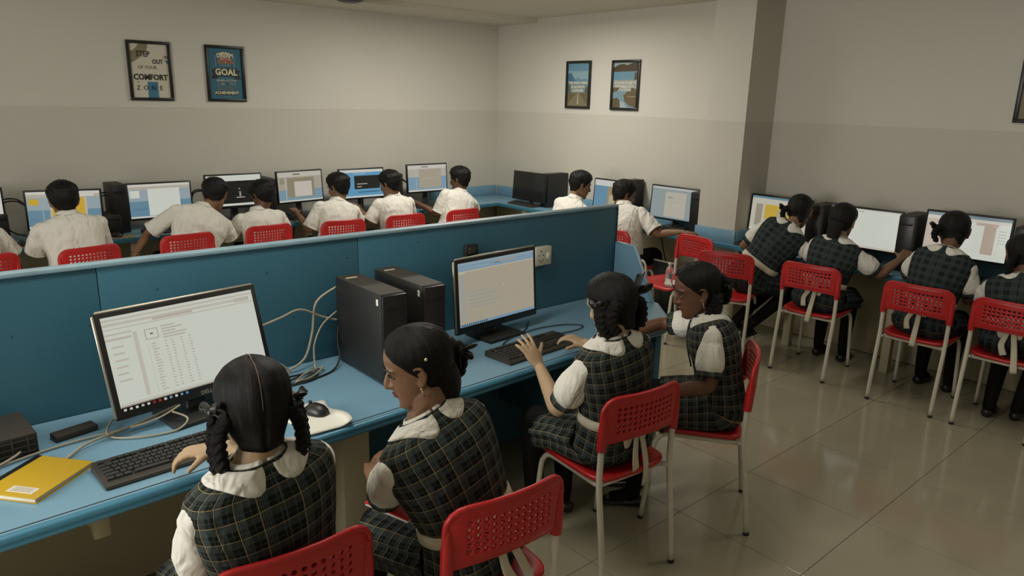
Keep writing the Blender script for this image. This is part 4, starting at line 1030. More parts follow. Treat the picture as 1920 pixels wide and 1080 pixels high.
TORSO_G = [(-0.06, .050, .047), (-0.015, .062, .056), (.02, .098, .064), (.055, .142, .074), (.09, .170, .084), (.14, .181, .095), (.22, .182, .106), (.35, .172, .112), (.52, .155, .107), (.68, .146, .102), (.82, .156, .110), (.93, .168, .120), (1.0, .172, .122)]
TORSO_B = [(-0.06, .052, .050), (-0.01, .064, .060), (.025, .108, .070), (.06, .150, .080), (.10, .180, .092), (.20, .190, .110), (.35, .182, .116), (.52, .170, .114), (.68, .162, .112), (.82, .162, .116), (1.0, .166, .122)]

def fold(p, amp, sc, d=V((0, 0, 1)), st=0.35, seed=0.0):
    """soft creases: noise stretched along d"""
    q = p - d * p.dot(d) * (1 - st)
    return amp * (noise.noise(q * sc + V((seed, 0, 0))) + 0.5 * noise.noise(q * sc * 2.3 + V((0, seed, 0))))

def person(label, P, N, H, F, sh=None, la=None, ra=None, knees=None, ankles=None, girl=True, skin='skin_b', hair='plaits', near=False, seed=1,
           bow=False, group=None, roll=0.0, hs=1.06, bulge=0.035, shw=None, face=False, plaid_m=None, belt=True, hem=0.70, tie=False):
    P, N, H, F = V(P), V(N), V(H), V(F).normalized()
    root = thing('person', label, 'person', (P.x, P.y, 0.0), 0.0, group)
    O = V((P.x, P.y, 0.0))
    L = lambda p: V(p) - O
    Fb = V((F.x, F.y, 0)).normalized() if sh is None else None
    R = V(sh).normalized() if sh is not None else V((Fb.y, -Fb.x, 0))
    Ff = V((0, 0, 1)).cross(R).normalized() * 1.0            # body forward
    # spine
    back = -Ff
    K = (P + N) / 2 + back * bulge
    def spine(s):
        if s <= 0: return N + (N - K).normalized() * (-s) * (N - P).length
        return N * (1 - s) ** 2 + K * 2 * s * (1 - s) + P * s * s
    def sframe(s):
        u = (spine(s - 0.03) - spine(s + 0.03)).normalized()
        r = (R - u * R.dot(u)).normalized()
        return u, r, u.cross(r)
    tab = TORSO_G if girl else TORSO_B
    kx = 1.0 if shw is None else shw
    hw = (0.150 if girl else 0.168) * kx
    sj = 0.175 if girl else 0.165
    u, r, f = sframe(sj)
    cs = spine(sj)
    Sh = {-1: cs - r * hw + u * 0.0, 1: cs + r * hw + u * 0.0}
    arms = {-1: la, 1: ra}
    # ---------- body: one continuous skin
    bm_ = MB()
    rings = []
    for s, a, b in tab:
        u, r, f = sframe(s); g = 0.014
        rings.append(sec_ring(L(spine(s)), r, f, max(a * kx - g, 0.04), max(b - g, 0.04), 28))
    bm_.loft(rings)
    fu = (Fz := F.normalized())
    hr = F.cross(V((0, 0, 1))).normalized(); hu = hr.cross(F).normalized()
    if roll:
        q = M.Rotation(roll, 3, F); hr = q @ hr; hu = q @ hu
    TH = M.Translation(L(H)) @ M(((hr.x, F.x, hu.x, 0), (hr.y, F.y, hu.y, 0), (hr.z, F.z, hu.z, 0), (0, 0, 0, 1))) @ M.Scale(hs, 4)
    head_mesh(bm_, TH, not girl)
    nb_, nt_ = L(spine(0.06)), TH @ V((0, -0.028, -0.045))
    bm_.tube([nb_, lerp(nb_, nt_, 0.5) - F * 0.004, nt_], [0.056, 0.049, 0.050], 16, sub=3)
    for sgn in (-1, 1):
        E, W, hd, hn, cu = arms[sgn][:5]
        opt = arms[sgn][5] if len(arms[sgn]) > 5 else {}
        E, W = V(E), V(W)
        S0 = Sh[sgn]
        pts = [L(lerp(spine(0.19), S0, 0.6)), L(S0), L(lerp(S0, E, 0.5)), L(E), L(lerp(E, W, 0.45)), L(W), L(W + V(hd).normalized() * 0.02)]
        bm_.tube(pts, [0.042, 0.041, 0.0375, 0.0335, 0.034, 0.0225, 0.0225], 14, sub=4)
        hand_mesh(bm_, L(W), hd, hn, sgn == 1, cu, 1.0, **opt)
    hipw = 0.085
    if knees is None:
        kd = Ff * 0.38
        knees = [P - R * 0.095 + kd + V((0, 0, -0.03)), P + R * 0.095 + kd + V((0, 0, -0.03))]
    knees = [V(k) for k in knees]
    if ankles is None: ankles = [V((k.x, k.y, 0.085)) + Ff * -0.02 for k in knees]
    ankles = [V(a) for a in ankles]
    legs = []
    for sgn, kn, an in ((-1, knees[0], ankles[0]), (1, knees[1], ankles[1])):
        hip = P + R * sgn * hipw
        pts = [L(hip), L(lerp(hip, kn, 0.5)), L(kn) + V((0, 0, 0.0)), L(lerp(kn, an, 0.4)), L(an)]
        rad = [0.078, 0.066, 0.052, 0.047, 0.032]
        legs.append((pts, rad))
        bm_.tube(pts, [x - 0.004 for x in rad], 14, sub=4)
        fd = V((Ff.x, Ff.y, 0)).normalized()
        bm_.tube([L(an) - fd * 0.02 + V((0, 0, -0.02)), L(an) + fd * 0.06 + V((0, 0, -0.045)), L(an) + fd * 0.13 + V((0, 0, -0.058))], [0.028, 0.028, 0.018], 10)
    vox = 0.0045 if near else 0.0075
    me = baked(bm_, [('REMESH', dict(mode='VOXEL', voxel_size=vox, use_smooth_shade=True)), ('SMOOTH', dict(factor=0.5, iterations=3 if near else 2))], [MAT[skin]], 'body')
    link('body', me, root)
    # ---------- face details
    if face:
        for s in (-1, 1):
            mb = MB(); mb.ball((s * 0.031, 0.0755, 0.004), (0.0125, 0.0085, 0.0052), 12, 8); mb.v = [tuple(TH @ V(p)) for p in mb.v]
            e = obj('eye', mb, MAT['eye'], root)
            mb = MB(); mb.ball((s * 0.029, 0.0815, 0.0035), (0.0058, 0.0035, 0.0050), 10, 6); mb.v = [tuple(TH @ V(p)) for p in mb.v]
            obj('iris', mb, MAT['iris'], e)
            mb = MB(); mb.tube([(s * 0.017, 0.0815, 0.0085), (s * 0.031, 0.0855, 0.0125), (s * 0.046, 0.0765, 0.007)], [0.002, 0.0028, 0.0015], 6, sub=3); mb.v = [tuple(TH @ V(p)) for p in mb.v]
            obj('eyelash', mb, MAT['ribbon'], root)
            mb = MB(); mb.tube([(s * 0.013, 0.090, 0.027), (s * 0.030, 0.0905, 0.033), (s * 0.052, 0.073, 0.026)], [(0.003, 0.002), (0.0045, 0.002), (0.0015, 0.0015)], 6, sub=3); mb.v = [tuple(TH @ V(p)) for p in mb.v]
            obj('eyebrow', mb, MAT['ribbon'], root)
        mb = MB(); mb.tube([(-0.02, 0.0825, -0.0565), (0, 0.0915, -0.054), (0.02, 0.0825, -0.0565)], [0.0015, 0.0042, 0.0015], 8, sub=3); mb.tube([(-0.018, 0.0815, -0.0625), (0, 0.0895, -0.0645), (0.018, 0.0815, -0.0625)], [0.0015, 0.0048, 0.0015], 8, sub=3)
        mb.v = [tuple(TH @ V(p)) for p in mb.v]; obj('lips', mb, MAT['lip'], root)
    if girl and near:
        for s in (-1, 1):
            mb = MB(); mb.ball((s * 0.0835, 0.002, -0.036), 0.0045, 8, 6); mb.tube([(s * 0.0835, 0.002, -0.038), (s * 0.0835, 0.001, -0.058)], [0.0015, 0.003], 8); mb.v = [tuple(TH @ V(p)) for p in mb.v]
            obj('earring', mb, MAT['gold'], root)
    # ---------- hair
    rnd = random.Random(seed)
    if girl: zl = [(0, -0.098), (0.30, -0.085), (0.46, -0.022), (0.56, 0.006), (0.66, 0.040), (0.78, 0.066), (0.90, 0.084), (1.0, 0.088)]; th0 = 0.013
    else: zl = [(0, -0.070), (0.25, -0.062), (0.40, -0.025), (0.50, 0.012), (0.56, -0.012), (0.62, 0.010), (0.70, 0.050), (0.85, 0.068), (1.0, 0.070)]; th0 = 0.020
    def skull(z):
        zz = max(-0.116, min(0.119, z))
        return interp(HEAD, zz)
    mb = MB(); rings = []; nph = 72; nt_ = 22
    for i in range(nt_ + 1):
        t = i / nt_; ring = []
        for k in range(nph):
            ph = 2 * PI * k / nph                      # 0 = back
            q = abs(((ph / PI + 1) % 2) - 1)           # 0 back .. 1 front
            zline = interp(zl, q)[0]
            z = 0.1188 - (0.1188 - zline) * (t ** 1.35 if t > 0 else 0)
            w, yf, yb = skull(z)
            if z < -0.03: yb = min(yb, -0.078 - 0.1 * (z + 0.03)); w = max(w, 0.058)
            if z < -0.06: yb = min(yb, -0.060)
            a = -PI / 2 + ph
            sx, sy = w * cos(a), (yf + yb) / 2 + (yf - yb) / 2 * sin(a)
            lift = th0 * (1 - (t ** 4) * 0.75) * (1.0 + (0.25 if not girl and z > 0.05 else 0))
            if girl:
                gx = abs(cos(a)) ; lift += 0.003 * sin(23 * ph + 3 * t) * t * (1 - t) * 2
                if abs(sx) < 0.007 and t > 0.05: lift -= 0.006 * (1 - abs(sx) / 0.007)
            else:
                lift += 0.006 * noise.noise(V((9 * sx / 0.08 * 1.3, 9 * sy / 0.09 * 1.3, 30 * z + seed))) + (0.007 * max(0, noise.noise(V((sx * 60, sy * 60, seed)))) if t > 0.3 and z > 0.04 else 0)
            nrm = V((cos(a), sin(a), 0.0)) * max(0.0, 1 - max(0, (z - 0.03) / 0.09) ** 2) + V((0, 0, 1)) * (max(0, (z - 0.0) / 0.119) ** 1.5)
            nrm = nrm.normalized() if nrm.length > 1e-6 else V((0, 0, 1))
            ring.append(TH @ (V((sx, sy, z)) + nrm * lift))
        rings.append(ring)
    # tuck the edge into the head
    tuck = []
    for k in range(nph):
        p = rings[-1][k]; c = TH @ V((0, -0.01, -0.01)); tuck.append(lerp(p, c, 0.16))
    rings.append(tuck)
    vv = [i * 0.02 for i in range(len(rings))]
    mb.loft(rings, caps=True, uvs=([k / nph for k in range(nph + 1)], vv))
    hair_o = obj('hair', mb, MAT['hair'], root)
    if hair == 'looped':
        mb = MB(); pts = []
        for i in list(range(16, 0, -1)): pts.append(rings[i][nph // 2])
        for i in range(1, 15): pts.append(rings[i][0])
        cc = TH @ V((0, -0.01, 0.0))
        pts = [p + (p - cc).normalized() * 0.0012 for p in pts]
        mb.tube(pts, [(0.0016, 0.0022)] * len(pts), 6)
        obj('parting', mb, MAT['scalp'], hair_o)
    def braid(path, rad=0.017, name='plait', tail=True):
        pts, _ = catmull([V(p) for p in path], [0.0] * len(path), 8)
        Ls = [0.0]
        for a, b in zip(pts[:-1], pts[1:]): Ls.append(Ls[-1] + (b - a).length)
        tot = Ls[-1]; mb = MB()
        steps = max(24, int(tot / 0.005))
        def at(l):
            for i in range(len(Ls) - 1):
                if l <= Ls[i + 1]:
                    t = (l - Ls[i]) / max(1e-6, Ls[i + 1] - Ls[i]); return lerp(pts[i], pts[i + 1], t), (pts[i + 1] - pts[i]).normalized()
            return pts[-1], (pts[-1] - pts[-2]).normalized()
        ref = V((0.3, 0.9, 0.2))
        for j in range(3):
            line = []; rr = []
            for i in range(steps + 1):
                l = tot * i / steps; c, t = at(l)
                a = (ref - t * ref.dot(t)).normalized(); b = t.cross(a)
                ph = 2 * PI * (l / 0.062 + j / 3); tp = 1 - 0.25 * l / tot
                line.append(TH @ (c + (a * sin(ph) * 0.72 + b * sin(2 * ph) * 0.42) * rad * tp)); rr.append(rad * 0.66 * tp * hs)
            mb.tube(line, rr, 8)
        obj(name, mb, MAT['hair'], root)
    def ribbon(c, ax, up, size=0.045, n=3, wd=0.0105):
        c, ax, up = V(c), V(ax).normalized(), V(up).normalized(); mb = MB()
        for i in range(n):
            for sg in (-1, 1):
                an = (i - (n - 1) / 2) * 0.75
                d1 = (ax * sg * cos(an) + up * sin(an + 0.15)).normalized(); nn = ax.cross(up).normalized()
                loop = []
                for k in range(11):
                    t = k / 10; w = sin(PI * t)
                    loop.append(TH @ (c + d1 * size * sin(PI * min(1, t)) ** 0.7 + (up * cos(PI * t) * 0.35 + nn * cos(PI * t) * 0.5) * size * 0.6 * w))
                mb.tube(loop, [(wd, 0.0016)] * 11, 8, flat=nn)
        mb.ball(TH @ c, 0.013, 8, 6)
        for sg in (-1, 1): mb.tube([TH @ c, TH @ (c + ax * sg * 0.012 - up * 0.03), TH @ (c + ax * sg * 0.02 - up * 0.055)], [(0.006, 0.0015), (0.008, 0.0015), (0.009, 0.0015)], 8)
        obj('hair_ribbon', mb, MAT['ribbon'], root)
    if hair == 'looped':
        for s in (-1, 1):
            braid([(s * 0.070, -0.045, -0.005), (s * 0.092, -0.040, -0.045), (s * 0.092, -0.030, -0.105), (s * 0.075, -0.020, -0.160)], 0.019)
            braid([(s * 0.075, -0.020, -0.165), (s * 0.100, -0.012, -0.13), (s * 0.106, -0.016, -0.06), (s * 0.098, -0.026, 0.0)], 0.015)
            ribbon((s * 0.098, -0.030, 0.012), (0.35 * s, 1, 0.1), (s * 0.8, 0, 1), 0.040, 2)
    elif hair == 'long':
        mb = MB(); mb.tube([TH @ V(p) for p in ((0, -0.055, 0.0), (-0.004, -0.058, -0.06), (-0.010, -0.040, -0.11), (-0.022, -0.008, -0.150), (-0.035, 0.030, -0.185))], [(0.055, 0.052), (0.062, 0.056), (0.056, 0.050), (0.044, 0.040), (0.018, 0.016)], 16, sub=4, flat=TH.to_3x3() @ V((1, 0, 0)))
        obj('long_hair', mb, MAT['hair'], root)
        braid([(0.035, -0.090, 0.02), (0.060, -0.118, 0.005), (0.075, -0.122, -0.04), (0.055, -0.10, -0.08)], 0.022)
        ribbon((0.045, -0.128, 0.0), (0.3, -0.8, -0.6), (0.2, -0.5, 0.8), 0.050, 2)
        mb = MB(); mb.ball(TH @ V((-0.0865, -0.035, 0.046)), 0.006, 8, 6); obj('hair_pin', mb, MAT['gold'], root)
    elif hair == 'bunches':
        for s in (-1, 1):
            braid([(s * 0.070, -0.030, 0.02), (s * 0.098, -0.025, 0.0), (s * 0.104, -0.020, -0.05), (s * 0.085, -0.02, -0.10), (s * 0.072, -0.03, -0.07)], 0.024)
            braid([(s * 0.060, -0.070, 0.01), (s * 0.095, -0.062, -0.02), (s * 0.092, -0.055, -0.07), (s * 0.07, -0.055, -0.09)], 0.024)
        ribbon((0.104, -0.045, 0.030), (0.8, -0.1, 0.35), (-0.1, 0.1, 0.9), 0.085, 2, 0.017); ribbon((-0.104, -0.015, 0.02), (0.2, 0.9, 0.1), (-0.6, 0, 0.8), 0.035, 2)
    elif hair == 'sleek':
        braid([(-0.055, -0.060, -0.02), (-0.074, -0.045, -0.07), (-0.078, -0.005, -0.125), (-0.072, 0.040, -0.175), (-0.066, 0.070, -0.24)], 0.026)
        braid([(0.0, -0.100, 0.03), (0.0, -0.124, 0.0), (0.0, -0.120, -0.05), (0.0, -0.10, -0.08)], 0.024)
        ribbon((-0.02, -0.118, 0.0), (0.7, 0.3, 0.2), (0.1, -0.6, 0.8), 0.032, 1)
    elif hair == 'sidebunch':
        braid([(-0.060, -0.06, 0.0), (-0.090, -0.07, 0.0), (-0.105, -0.05, -0.04), (-0.085, -0.04, -0.08)], 0.020)
        ribbon((-0.100, -0.06, 0.01), (0.7, 0.5, 0.0), (-0.6, 0, 0.8), 0.036, 2)
    elif hair == 'low':
        mb = MB(); mb.tube([TH @ V(p) for p in ((0, -0.085, -0.02), (0, -0.095, -0.07), (0, -0.085, -0.13), (0, -0.075, -0.17))], [(0.055, 0.03), (0.054, 0.03), (0.046, 0.026), (0.025, 0.014)], 14, sub=4, flat=TH.to_3x3() @ V((1, 0, 0)))
        obj('long_hair', mb, MAT['hair'], root)
    elif hair == 'sidelong':
        braid([(-0.055, -0.07, -0.02), (-0.080, -0.070, -0.06), (-0.085, -0.055, -0.12), (-0.07, -0.04, -0.17)], 0.024)
        braid([(0.055, -0.07, -0.02), (0.085, -0.065, -0.06), (0.085, -0.05, -0.12), (0.07, -0.04, -0.16)], 0.022)
    # ---------- clothes
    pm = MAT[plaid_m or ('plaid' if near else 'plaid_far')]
    nseg = 56
    km = (knees[0] + knees[1]) / 2
    spread = (knees[1] - knees[0]).length / 2
    rings, vvals, vl = [], [], 0.0
    prev = None
    st = []
    n1 = 30
    s0 = -0.01 if girl else -0.02
    for i in range(n1 + 1):
        s = s0 + (1.0 - s0) * i / n1
        a, b = interp(tab, s); u, r, f = sframe(s)
        st.append((spine(s), r, f, a * kx, b, s))
    if girl:
        u0 = sframe(1.0)[0]; td = (km - P).normalized(); Lk = (km - P).length * hem
        last = st.pop()
        for i in range(15):
            q = i / 14; d = Lk * q
            blend = min(1, q / 0.30)
            u = (u0 * (1 - blend) - td * blend).normalized()
            r = (R - u * R.dot(u)).normalized(); f = u.cross(r)
            c = P + td * d * (0.35 + 0.65 * q if q < 1 else 1) + V((0, 0, 0.0)) - V((0, 0, 0.03 * max(0, q - 0.75) * 2))
            a = lerp(0.180, 0.10 + spread + 0.02, q); b = lerp(0.128, 0.088, min(1, q * 1.6))
            st.append((c, r, f, a, b, 1.0 + q))
    for c, r, f, a, b, s in st:
        amp = 0.004 if s < 0.3 else 0.007
        md = None
        if girl and s > 0.72:
            k_ = min(1, (s - 0.72) / 0.5); md = lambda t, k_=k_: k_ * (0.035 * sin(11 * t) + 0.02 * sin(17 * t + 1.3))
        ring = sec_ring(L(c), r, f, a + 0.004, b + 0.004, nseg, 0.84, mod=md)
        o_ = []
        for p in ring:
            nrm = (p - L(c)); nrm = nrm.normalized()
            w = fold(p + O, amp, 9 if girl else 8, (V(sframe(0.5)[0]) * (0.8 if girl else 0.5) + r * (0.3 if girl else 0.75)).normalized(), 0.35, seed * 3.1)
            if not girl: w = w * 1.7 + (0.006 * (1 - abs(noise.noise((p + O) * 9 + V((seed, 0, 0))) * 2.2)) * noise.noise(V((p.dot(r) * 22 + 6 * p.z, seed, p.z * 5))) if s > 0.12 else 0)
            o_.append(p + nrm * w)
        rings.append(o_)
        if prev is not None: vl += (c - prev).length + (0.5 * abs(a - pa) if s < 0.2 else 0)
        prev = c; pa = a; vvals.append(vl)
    us = [(k / nseg - 0.5) * 0.90 + 5 for k in range(nseg + 1)]
    mb = MB(); mb.loft(rings, caps=False, uvs=(us, [5 + v for v in vvals]))
    me = mb.mesh('c', [pm if girl else MAT['shirt']])
    o = link('pinafore' if girl else 'shirt', me, root)
    md = o.modifiers.new('Solidify', 'SOLIDIFY'); md.thickness = 0.003; md.offset = -1
    cloth_bvh = BVHTree.FromPolygons([V(p) for p in mb.v], mb.f)
    for sgn in (-1, 1):
        E = V(arms[sgn][0]); S0 = Sh[sgn]; dr = (E - S0); ln = dr.length; dr = dr.normalized()
        u, r, f = sframe(0.14)
        ins = spine(sj + 0.03) + r * sgn * hw * 0.62
        if girl: fr = [(S0, 0.048), (S0 + dr * 0.04, 0.054), (S0 + dr * ln * 0.36, 0.063), (S0 + dr * ln * 0.55, 0.066), (S0 + dr * ln * 0.66, 0.063), (S0 + dr * ln * 0.74, 0.054)]
        else: fr = [(S0, 0.056), (S0 + dr * 0.05, 0.062), (S0 + dr * ln * 0.45, 0.069), (S0 + dr * ln * 0.72, 0.071), (S0 + dr * ln * 0.90, 0.073)]
        pts = [L(ins)] + [L(p) for p, _ in fr]; rad = [0.044] + [q for _, q in fr]
        mb = MB(); mb.tube(pts, rad, 28, caps=False, sub=6)
        for i, p in enumerate(mb.v):
            p = V(p); ax = L(S0) + dr * max(0, (p - L(S0)).dot(dr)); nn = (p - ax)
            if nn.length > 1e-5: mb.v[i] = tuple(p + nn.normalized() * fold(p + O, 0.009 if girl else 0.010, 15, dr, 0.25, seed + sgn))
        o = obj('sleeve', mb, MAT['shirt'], root)
        md = o.modifiers.new('Solidify', 'SOLIDIFY'); md.thickness = 0.003; md.offset = -1
        mb = MB()
        if girl:
            mb.tube([L(S0 + dr * ln * 0.715), L(S0 + dr * ln * 0.76), L(S0 + dr * ln * 0.84), L(S0 + dr * ln * 0.86)], [0.054, 0.0575, 0.0565, 0.053], 28, caps=False)
            mb.uv = [[(a_ * 0.36, b_ * 0.25) for a_, b_ in q] for q in mb.uv]
            o = obj('cuff', mb, pm, root); o['label'] = 'checked cuff'
        else:
            mb.tube([L(S0 + dr * ln * 0.845), L(S0 + dr * ln * 0.85), L(S0 + dr * ln * 0.905), L(S0 + dr * ln * 0.91)], [0.0715, 0.0755, 0.0765, 0.072], 28, caps=False)
            o = obj('cuff', mb, MAT['shirt'], root)
        md = o.modifiers.new('Solidify', 'SOLIDIFY'); md.thickness = 0.003; md.offset = -1
    u, r, f = sframe(0.0); cN = spine(0.0)
    if girl:
        # peter pan collar: two rounded lobes lying on the shoulders, split at the back and the front
        for sgn in (-1, 1):
            mb = MB(); grid = []; na, nr = 26, 6
            for i in range(na + 1):
                t = i / na
                ang = -PI / 2 + sgn * (0.06 + (PI - 0.12) * t)
                wid = 0.074 * (sin(PI * min(max(t, 0.0), 1.0)) ** 0.42)
                row_ = []
                for j in range(nr + 1):
                    q = j / nr
                    base = cN + r * cos(ang) * 0.060 + f * sin(ang) * 0.054 + u * 0.004
                    out = (r * cos(ang) * 1.12 + f * sin(ang) * (0.95 if sin(ang) < 0 else 0.9)).normalized()
                    p = base + out * wid * q
                    hit = cloth_bvh.ray_cast(L(p + u * 0.10), -u, 0.35)
                    if hit[0] is not None: pp = hit[0] + u * 0.006 + hit[1] * 0.0025 * (1 if hit[1].dot(u) > 0 else -1)
                    else: pp = L(p) - u * 0.05 * q
                    if q == 0: pp = L(base) + u * 0.012
                    row_.append(pp)
                grid.append(row_)
            vs = [p for rw in grid for p in rw]
            fs = [[i * (nr + 1) + j, i * (nr + 1) + j + 1, (i + 1) * (nr + 1) + j + 1, (i + 1) * (nr + 1) + j] for i in range(na) for j in range(nr)]
            mb.addm(vs, fs); me = mb.mesh('collar', [MAT['shirt']])
            o = link('collar', me, root)
            md = o.modifiers.new('Smooth', 'SMOOTH'); md.factor = 0.4; md.iterations = 2
            md = o.modifiers.new('Solidify', 'SOLIDIFY'); md.thickness = 0.004; md.offset = 1 if sgn < 0 else -1
        if tie:
            tp = []
            for s in (0.03, 0.12, 0.25, 0.40, 0.56):
                a, b = interp(tab, s); ub, r_b, fb = sframe(s); tp.append(L(spine(s)) + fb * (b + 0.014))
            mb = MB(); mb.tube(tp, [(0.014, 0.006), (0.018, 0.004), (0.022, 0.004), (0.026, 0.004), (0.026, 0.004)], 10, sub=4, flat=sframe(0.2)[1])
            mb.uv = [[(q[0] * 0.1, q[1] * 0.25) for q in f_] for f_ in mb.uv]
            obj('tie', mb, pm, root)
        # belt and bow
        if belt:
            mb = MB(); rb = []
            for s, g in ((0.655, 0.001), (0.66, 0.007), (0.735, 0.008), (0.74, 0.001)):
                a, b = interp(tab, s); ub, r_b, fb = sframe(s); rb.append(sec_ring(L(spine(s)), r_b, fb, a * kx + 0.004 + g, b + 0.004 + g, 48, 0.84))
            mb.loft(rb, caps=False); o = obj('sash', mb, MAT['belt'], root); o['label'] = 'cream sash at the waist'
            if bow:
                ub, r_b, fb = sframe(0.70); c = L(spine(0.70)) - fb * (interp(tab, 0.70)[1] + 0.022)
                mb = MB(); mb.ball(c, 0.018, 10, 8)
                for sg, ll in ((-1, 0.062), (1, 0.057)):
                    lp = [c, c + r_b * sg * ll * 0.7 + ub * 0.01, c + r_b * sg * ll - ub * 0.03, c + r_b * sg * ll * 0.8 - ub * 0.09, c + r_b * sg * ll * 0.45 - ub * 0.06, c]
                    mb.tube(lp, [(0.013, 0.004)] * 6, 8, sub=5, flat=ub)
                    tl = [c, c + r_b * sg * 0.02 - ub * 0.08 - fb * 0.02, c + r_b * sg * 0.035 - ub * (0.17 + 0.03 * sg) - fb * 0.035, c + r_b * (sg * 0.03 + 0.01) - ub * (0.25 + 0.05 * sg) - fb * 0.03]
                    mb.tube(tl, [(0.012, 0.003), (0.015, 0.003), (0.017, 0.003), (0.019, 0.003)], 8, sub=4, flat=r_b)
                obj('sash_bow', mb, MAT['belt'], root)
    else:
        mb = MB(); rb = []
        for dz, ra_, g in ((-0.012, 0.068, 0), (0.012, 0.062, 0), (0.034, 0.058, 0), (0.036, 0.054, 0), (0.010, 0.056, 0)):
            rb.append(sec_ring(L(cN + u * dz), r, f, ra_, ra_ * 0.95, 32, 1.0))
        mb.loft(rb, caps=False); obj('collar', mb, MAT['shirt'], root)
        mb = MB(); rb = []
        for dz, ra_ in ((0.036, 0.059), (0.030, 0.066), (0.002, 0.076), (-0.006, 0.080)):
            rb.append(sec_ring(L(cN + u * dz), r, f, ra_, ra_ * 0.98, 32, 1.0))
        mb.loft(rb, caps=False); o = obj('collar_fold', mb, MAT['shirt'], root)
        md = o.modifiers.new('Solidify', 'SOLIDIFY'); md.thickness = 0.003
    for pts, rad in legs:
        fd = V((Ff.x, Ff.y, 0)).normalized()
        foot = [pts[-1] + fd * 0.035 + V((0, 0, -0.030)), pts[-1] + fd * 0.11 + V((0, 0, -0.052))]
        mb = MB(); mb.tube(pts + foot, [x + (0.004 if girl else 0.012) for x in rad] + [0.035, 0.025], 20, sub=5)
        if not girl:
            for i, p in enumerate(mb.v): mb.v[i] = tuple(V(p) + V((1, 1, 0)) * fold(V(p) + O, 0.006, 12, V((0, 0, 1)), 0.5, seed))
        obj('stocking' if girl else 'trouser_leg', mb, MAT['tights' if girl else 'trousers'], root)
    fd = V((Ff.x, Ff.y, 0)).normalized(); fs_ = V((fd.y, -fd.x, 0))
    for an in ankles:
        a = L(an); rings = []
        for d, wd, zt, zb in ((-0.055, 0.014, 0.045, 0.012), (-0.045, 0.030, 0.055, 0.0), (-0.01, 0.034, 0.058, 0.0), (0.04, 0.037, 0.045, 0.0), (0.09, 0.042, 0.034, 0.0), (0.14, 0.038, 0.026, 0.002), (0.165, 0.022, 0.018, 0.008)):
            c = V((a.x, a.y, 0)) + fd * d
            z0 = max(0, a.z - 0.085)
            rings.append([c + fs_ * wd * cos(2 * PI * k / 16) + V((0, 0, z0 + (zt + zb) / 2 + (zt - zb) / 2 * sin(2 * PI * k / 16) + 0.002)) for k in range(16)])
        sh_o = obj('shoe', MB().loft(rings), MAT['shoe'], root)
        if girl and near or girl:
            mb = MB(); c = V((a.x, a.y, max(0, a.z - 0.085))) + fd * 0.035
            mb.tube([c + fs_ * 0.036 + V((0, 0, 0.02)), c + fs_ * 0.02 + V((0, 0, 0.056)), c - fs_ * 0.02 + V((0, 0, 0.056)), c - fs_ * 0.036 + V((0, 0, 0.02))], [(0.008, 0.003)] * 4, 8, sub=3, flat=fd)
            obj('strap', mb, MAT['shoe'], sh_o)
    return root

DN = (0, 0, -1)
gn = 'girls at the near desk'; gw = 'girls along the right wall'; bb_ = 'boys along the back wall'; bs_ = 'boys in profile at the right wall counter'
# near girls
person('girl with looped plaits and a centre parting, back to us, at the near left monitor', (0.665, 1.69, 0.545), (0.612, 1.655, 1.020), (0.636, 1.70, 1.128), (0.16, 0.93, -0.32), sh=(1, 0.08, -0.02),
       la=((0.475, 1.74, 0.69), (0.56, 1.93, 0.62), (0.4, 0.9, -0.1), DN, 0.5), ra=((0.82, 1.86, 0.74), (0.672, 2.105, 0.85), (-0.85, 0.50, -0.12), DN, 0.75, dict(spread=0.2, thumb_out=0.9)),
       skin='skin_a', hair='looped', near=True, seed=1, shw=1.05, group=gn, hem=0.92)
person('girl with her face turned left and long dark hair, sitting second from left', (1.245, 1.56, 0.545), (1.135, 1.680, 0.978), (1.172, 1.760, 1.098), (-0.80, 0.52, -0.28), sh=(0.96, 0.12, 0.16),
       la=((1.06, 1.80, 0.665), (1.135, 1.985, 0.625), (0.5, 0.8, 0.1), DN, 0.9), ra=((1.42, 1.83, 0.68), (1.30, 2.02, 0.635), (-0.5, 0.8, 0.1), DN, 0.9),
       skin='skin_b', hair='long', near=True, seed=2, shw=1.04, face=True, bow=True, group=gn, bulge=0.05, hem=0.95)
person('girl with hair in bunches typing with both hands raised over the keyboard', (2.155, 1.80, 0.545), (2.105, 1.785, 1.005), (2.150, 1.835, 1.108), (-0.08, 0.94, -0.33), sh=(1, -0.02, -0.04),
       la=((1.935, 1.90, 0.70), (2.045, 2.13, 0.785), (-0.22, 0.42, 0.72), (0.15, 0.75, -0.55), 0.35, dict(spread=0.16, thumb_out=0.8)), ra=((2.40, 1.95, 0.70), (2.365, 2.14, 0.815), (-0.35, 0.9, 0.22), DN, 0.7, dict(spread=0.2, thumb_out=0.95)),
       skin='skin_a', hair='bunches', near=True, seed=3, group=gn, bow=True, shw=1.02)
person('girl in profile with sleek hair reaching her arm across the desk end', (2.83, 1.73, 0.545), (2.815, 1.82, 0.965), (2.785, 1.868, 1.066), (-0.74, 0.62, -0.26), sh=(0.80, 0.60, 0.0),
       la=((2.64, 1.665, 0.70), (2.455, 1.745, 0.69), (-0.85, 0.4, -0.2), DN, 0.8), ra=((2.86, 2.10, 0.835), (2.64, 2.185, 0.80), (-0.9, 0.25, -0.15), DN, 0.5),
       skin='skin_c', hair='sleek', near=True, seed=4, face=True, group=gn, shw=0.98, tie=True, belt=False, knees=[(2.53, 1.98, 0.515), (2.68, 2.09, 0.515)])
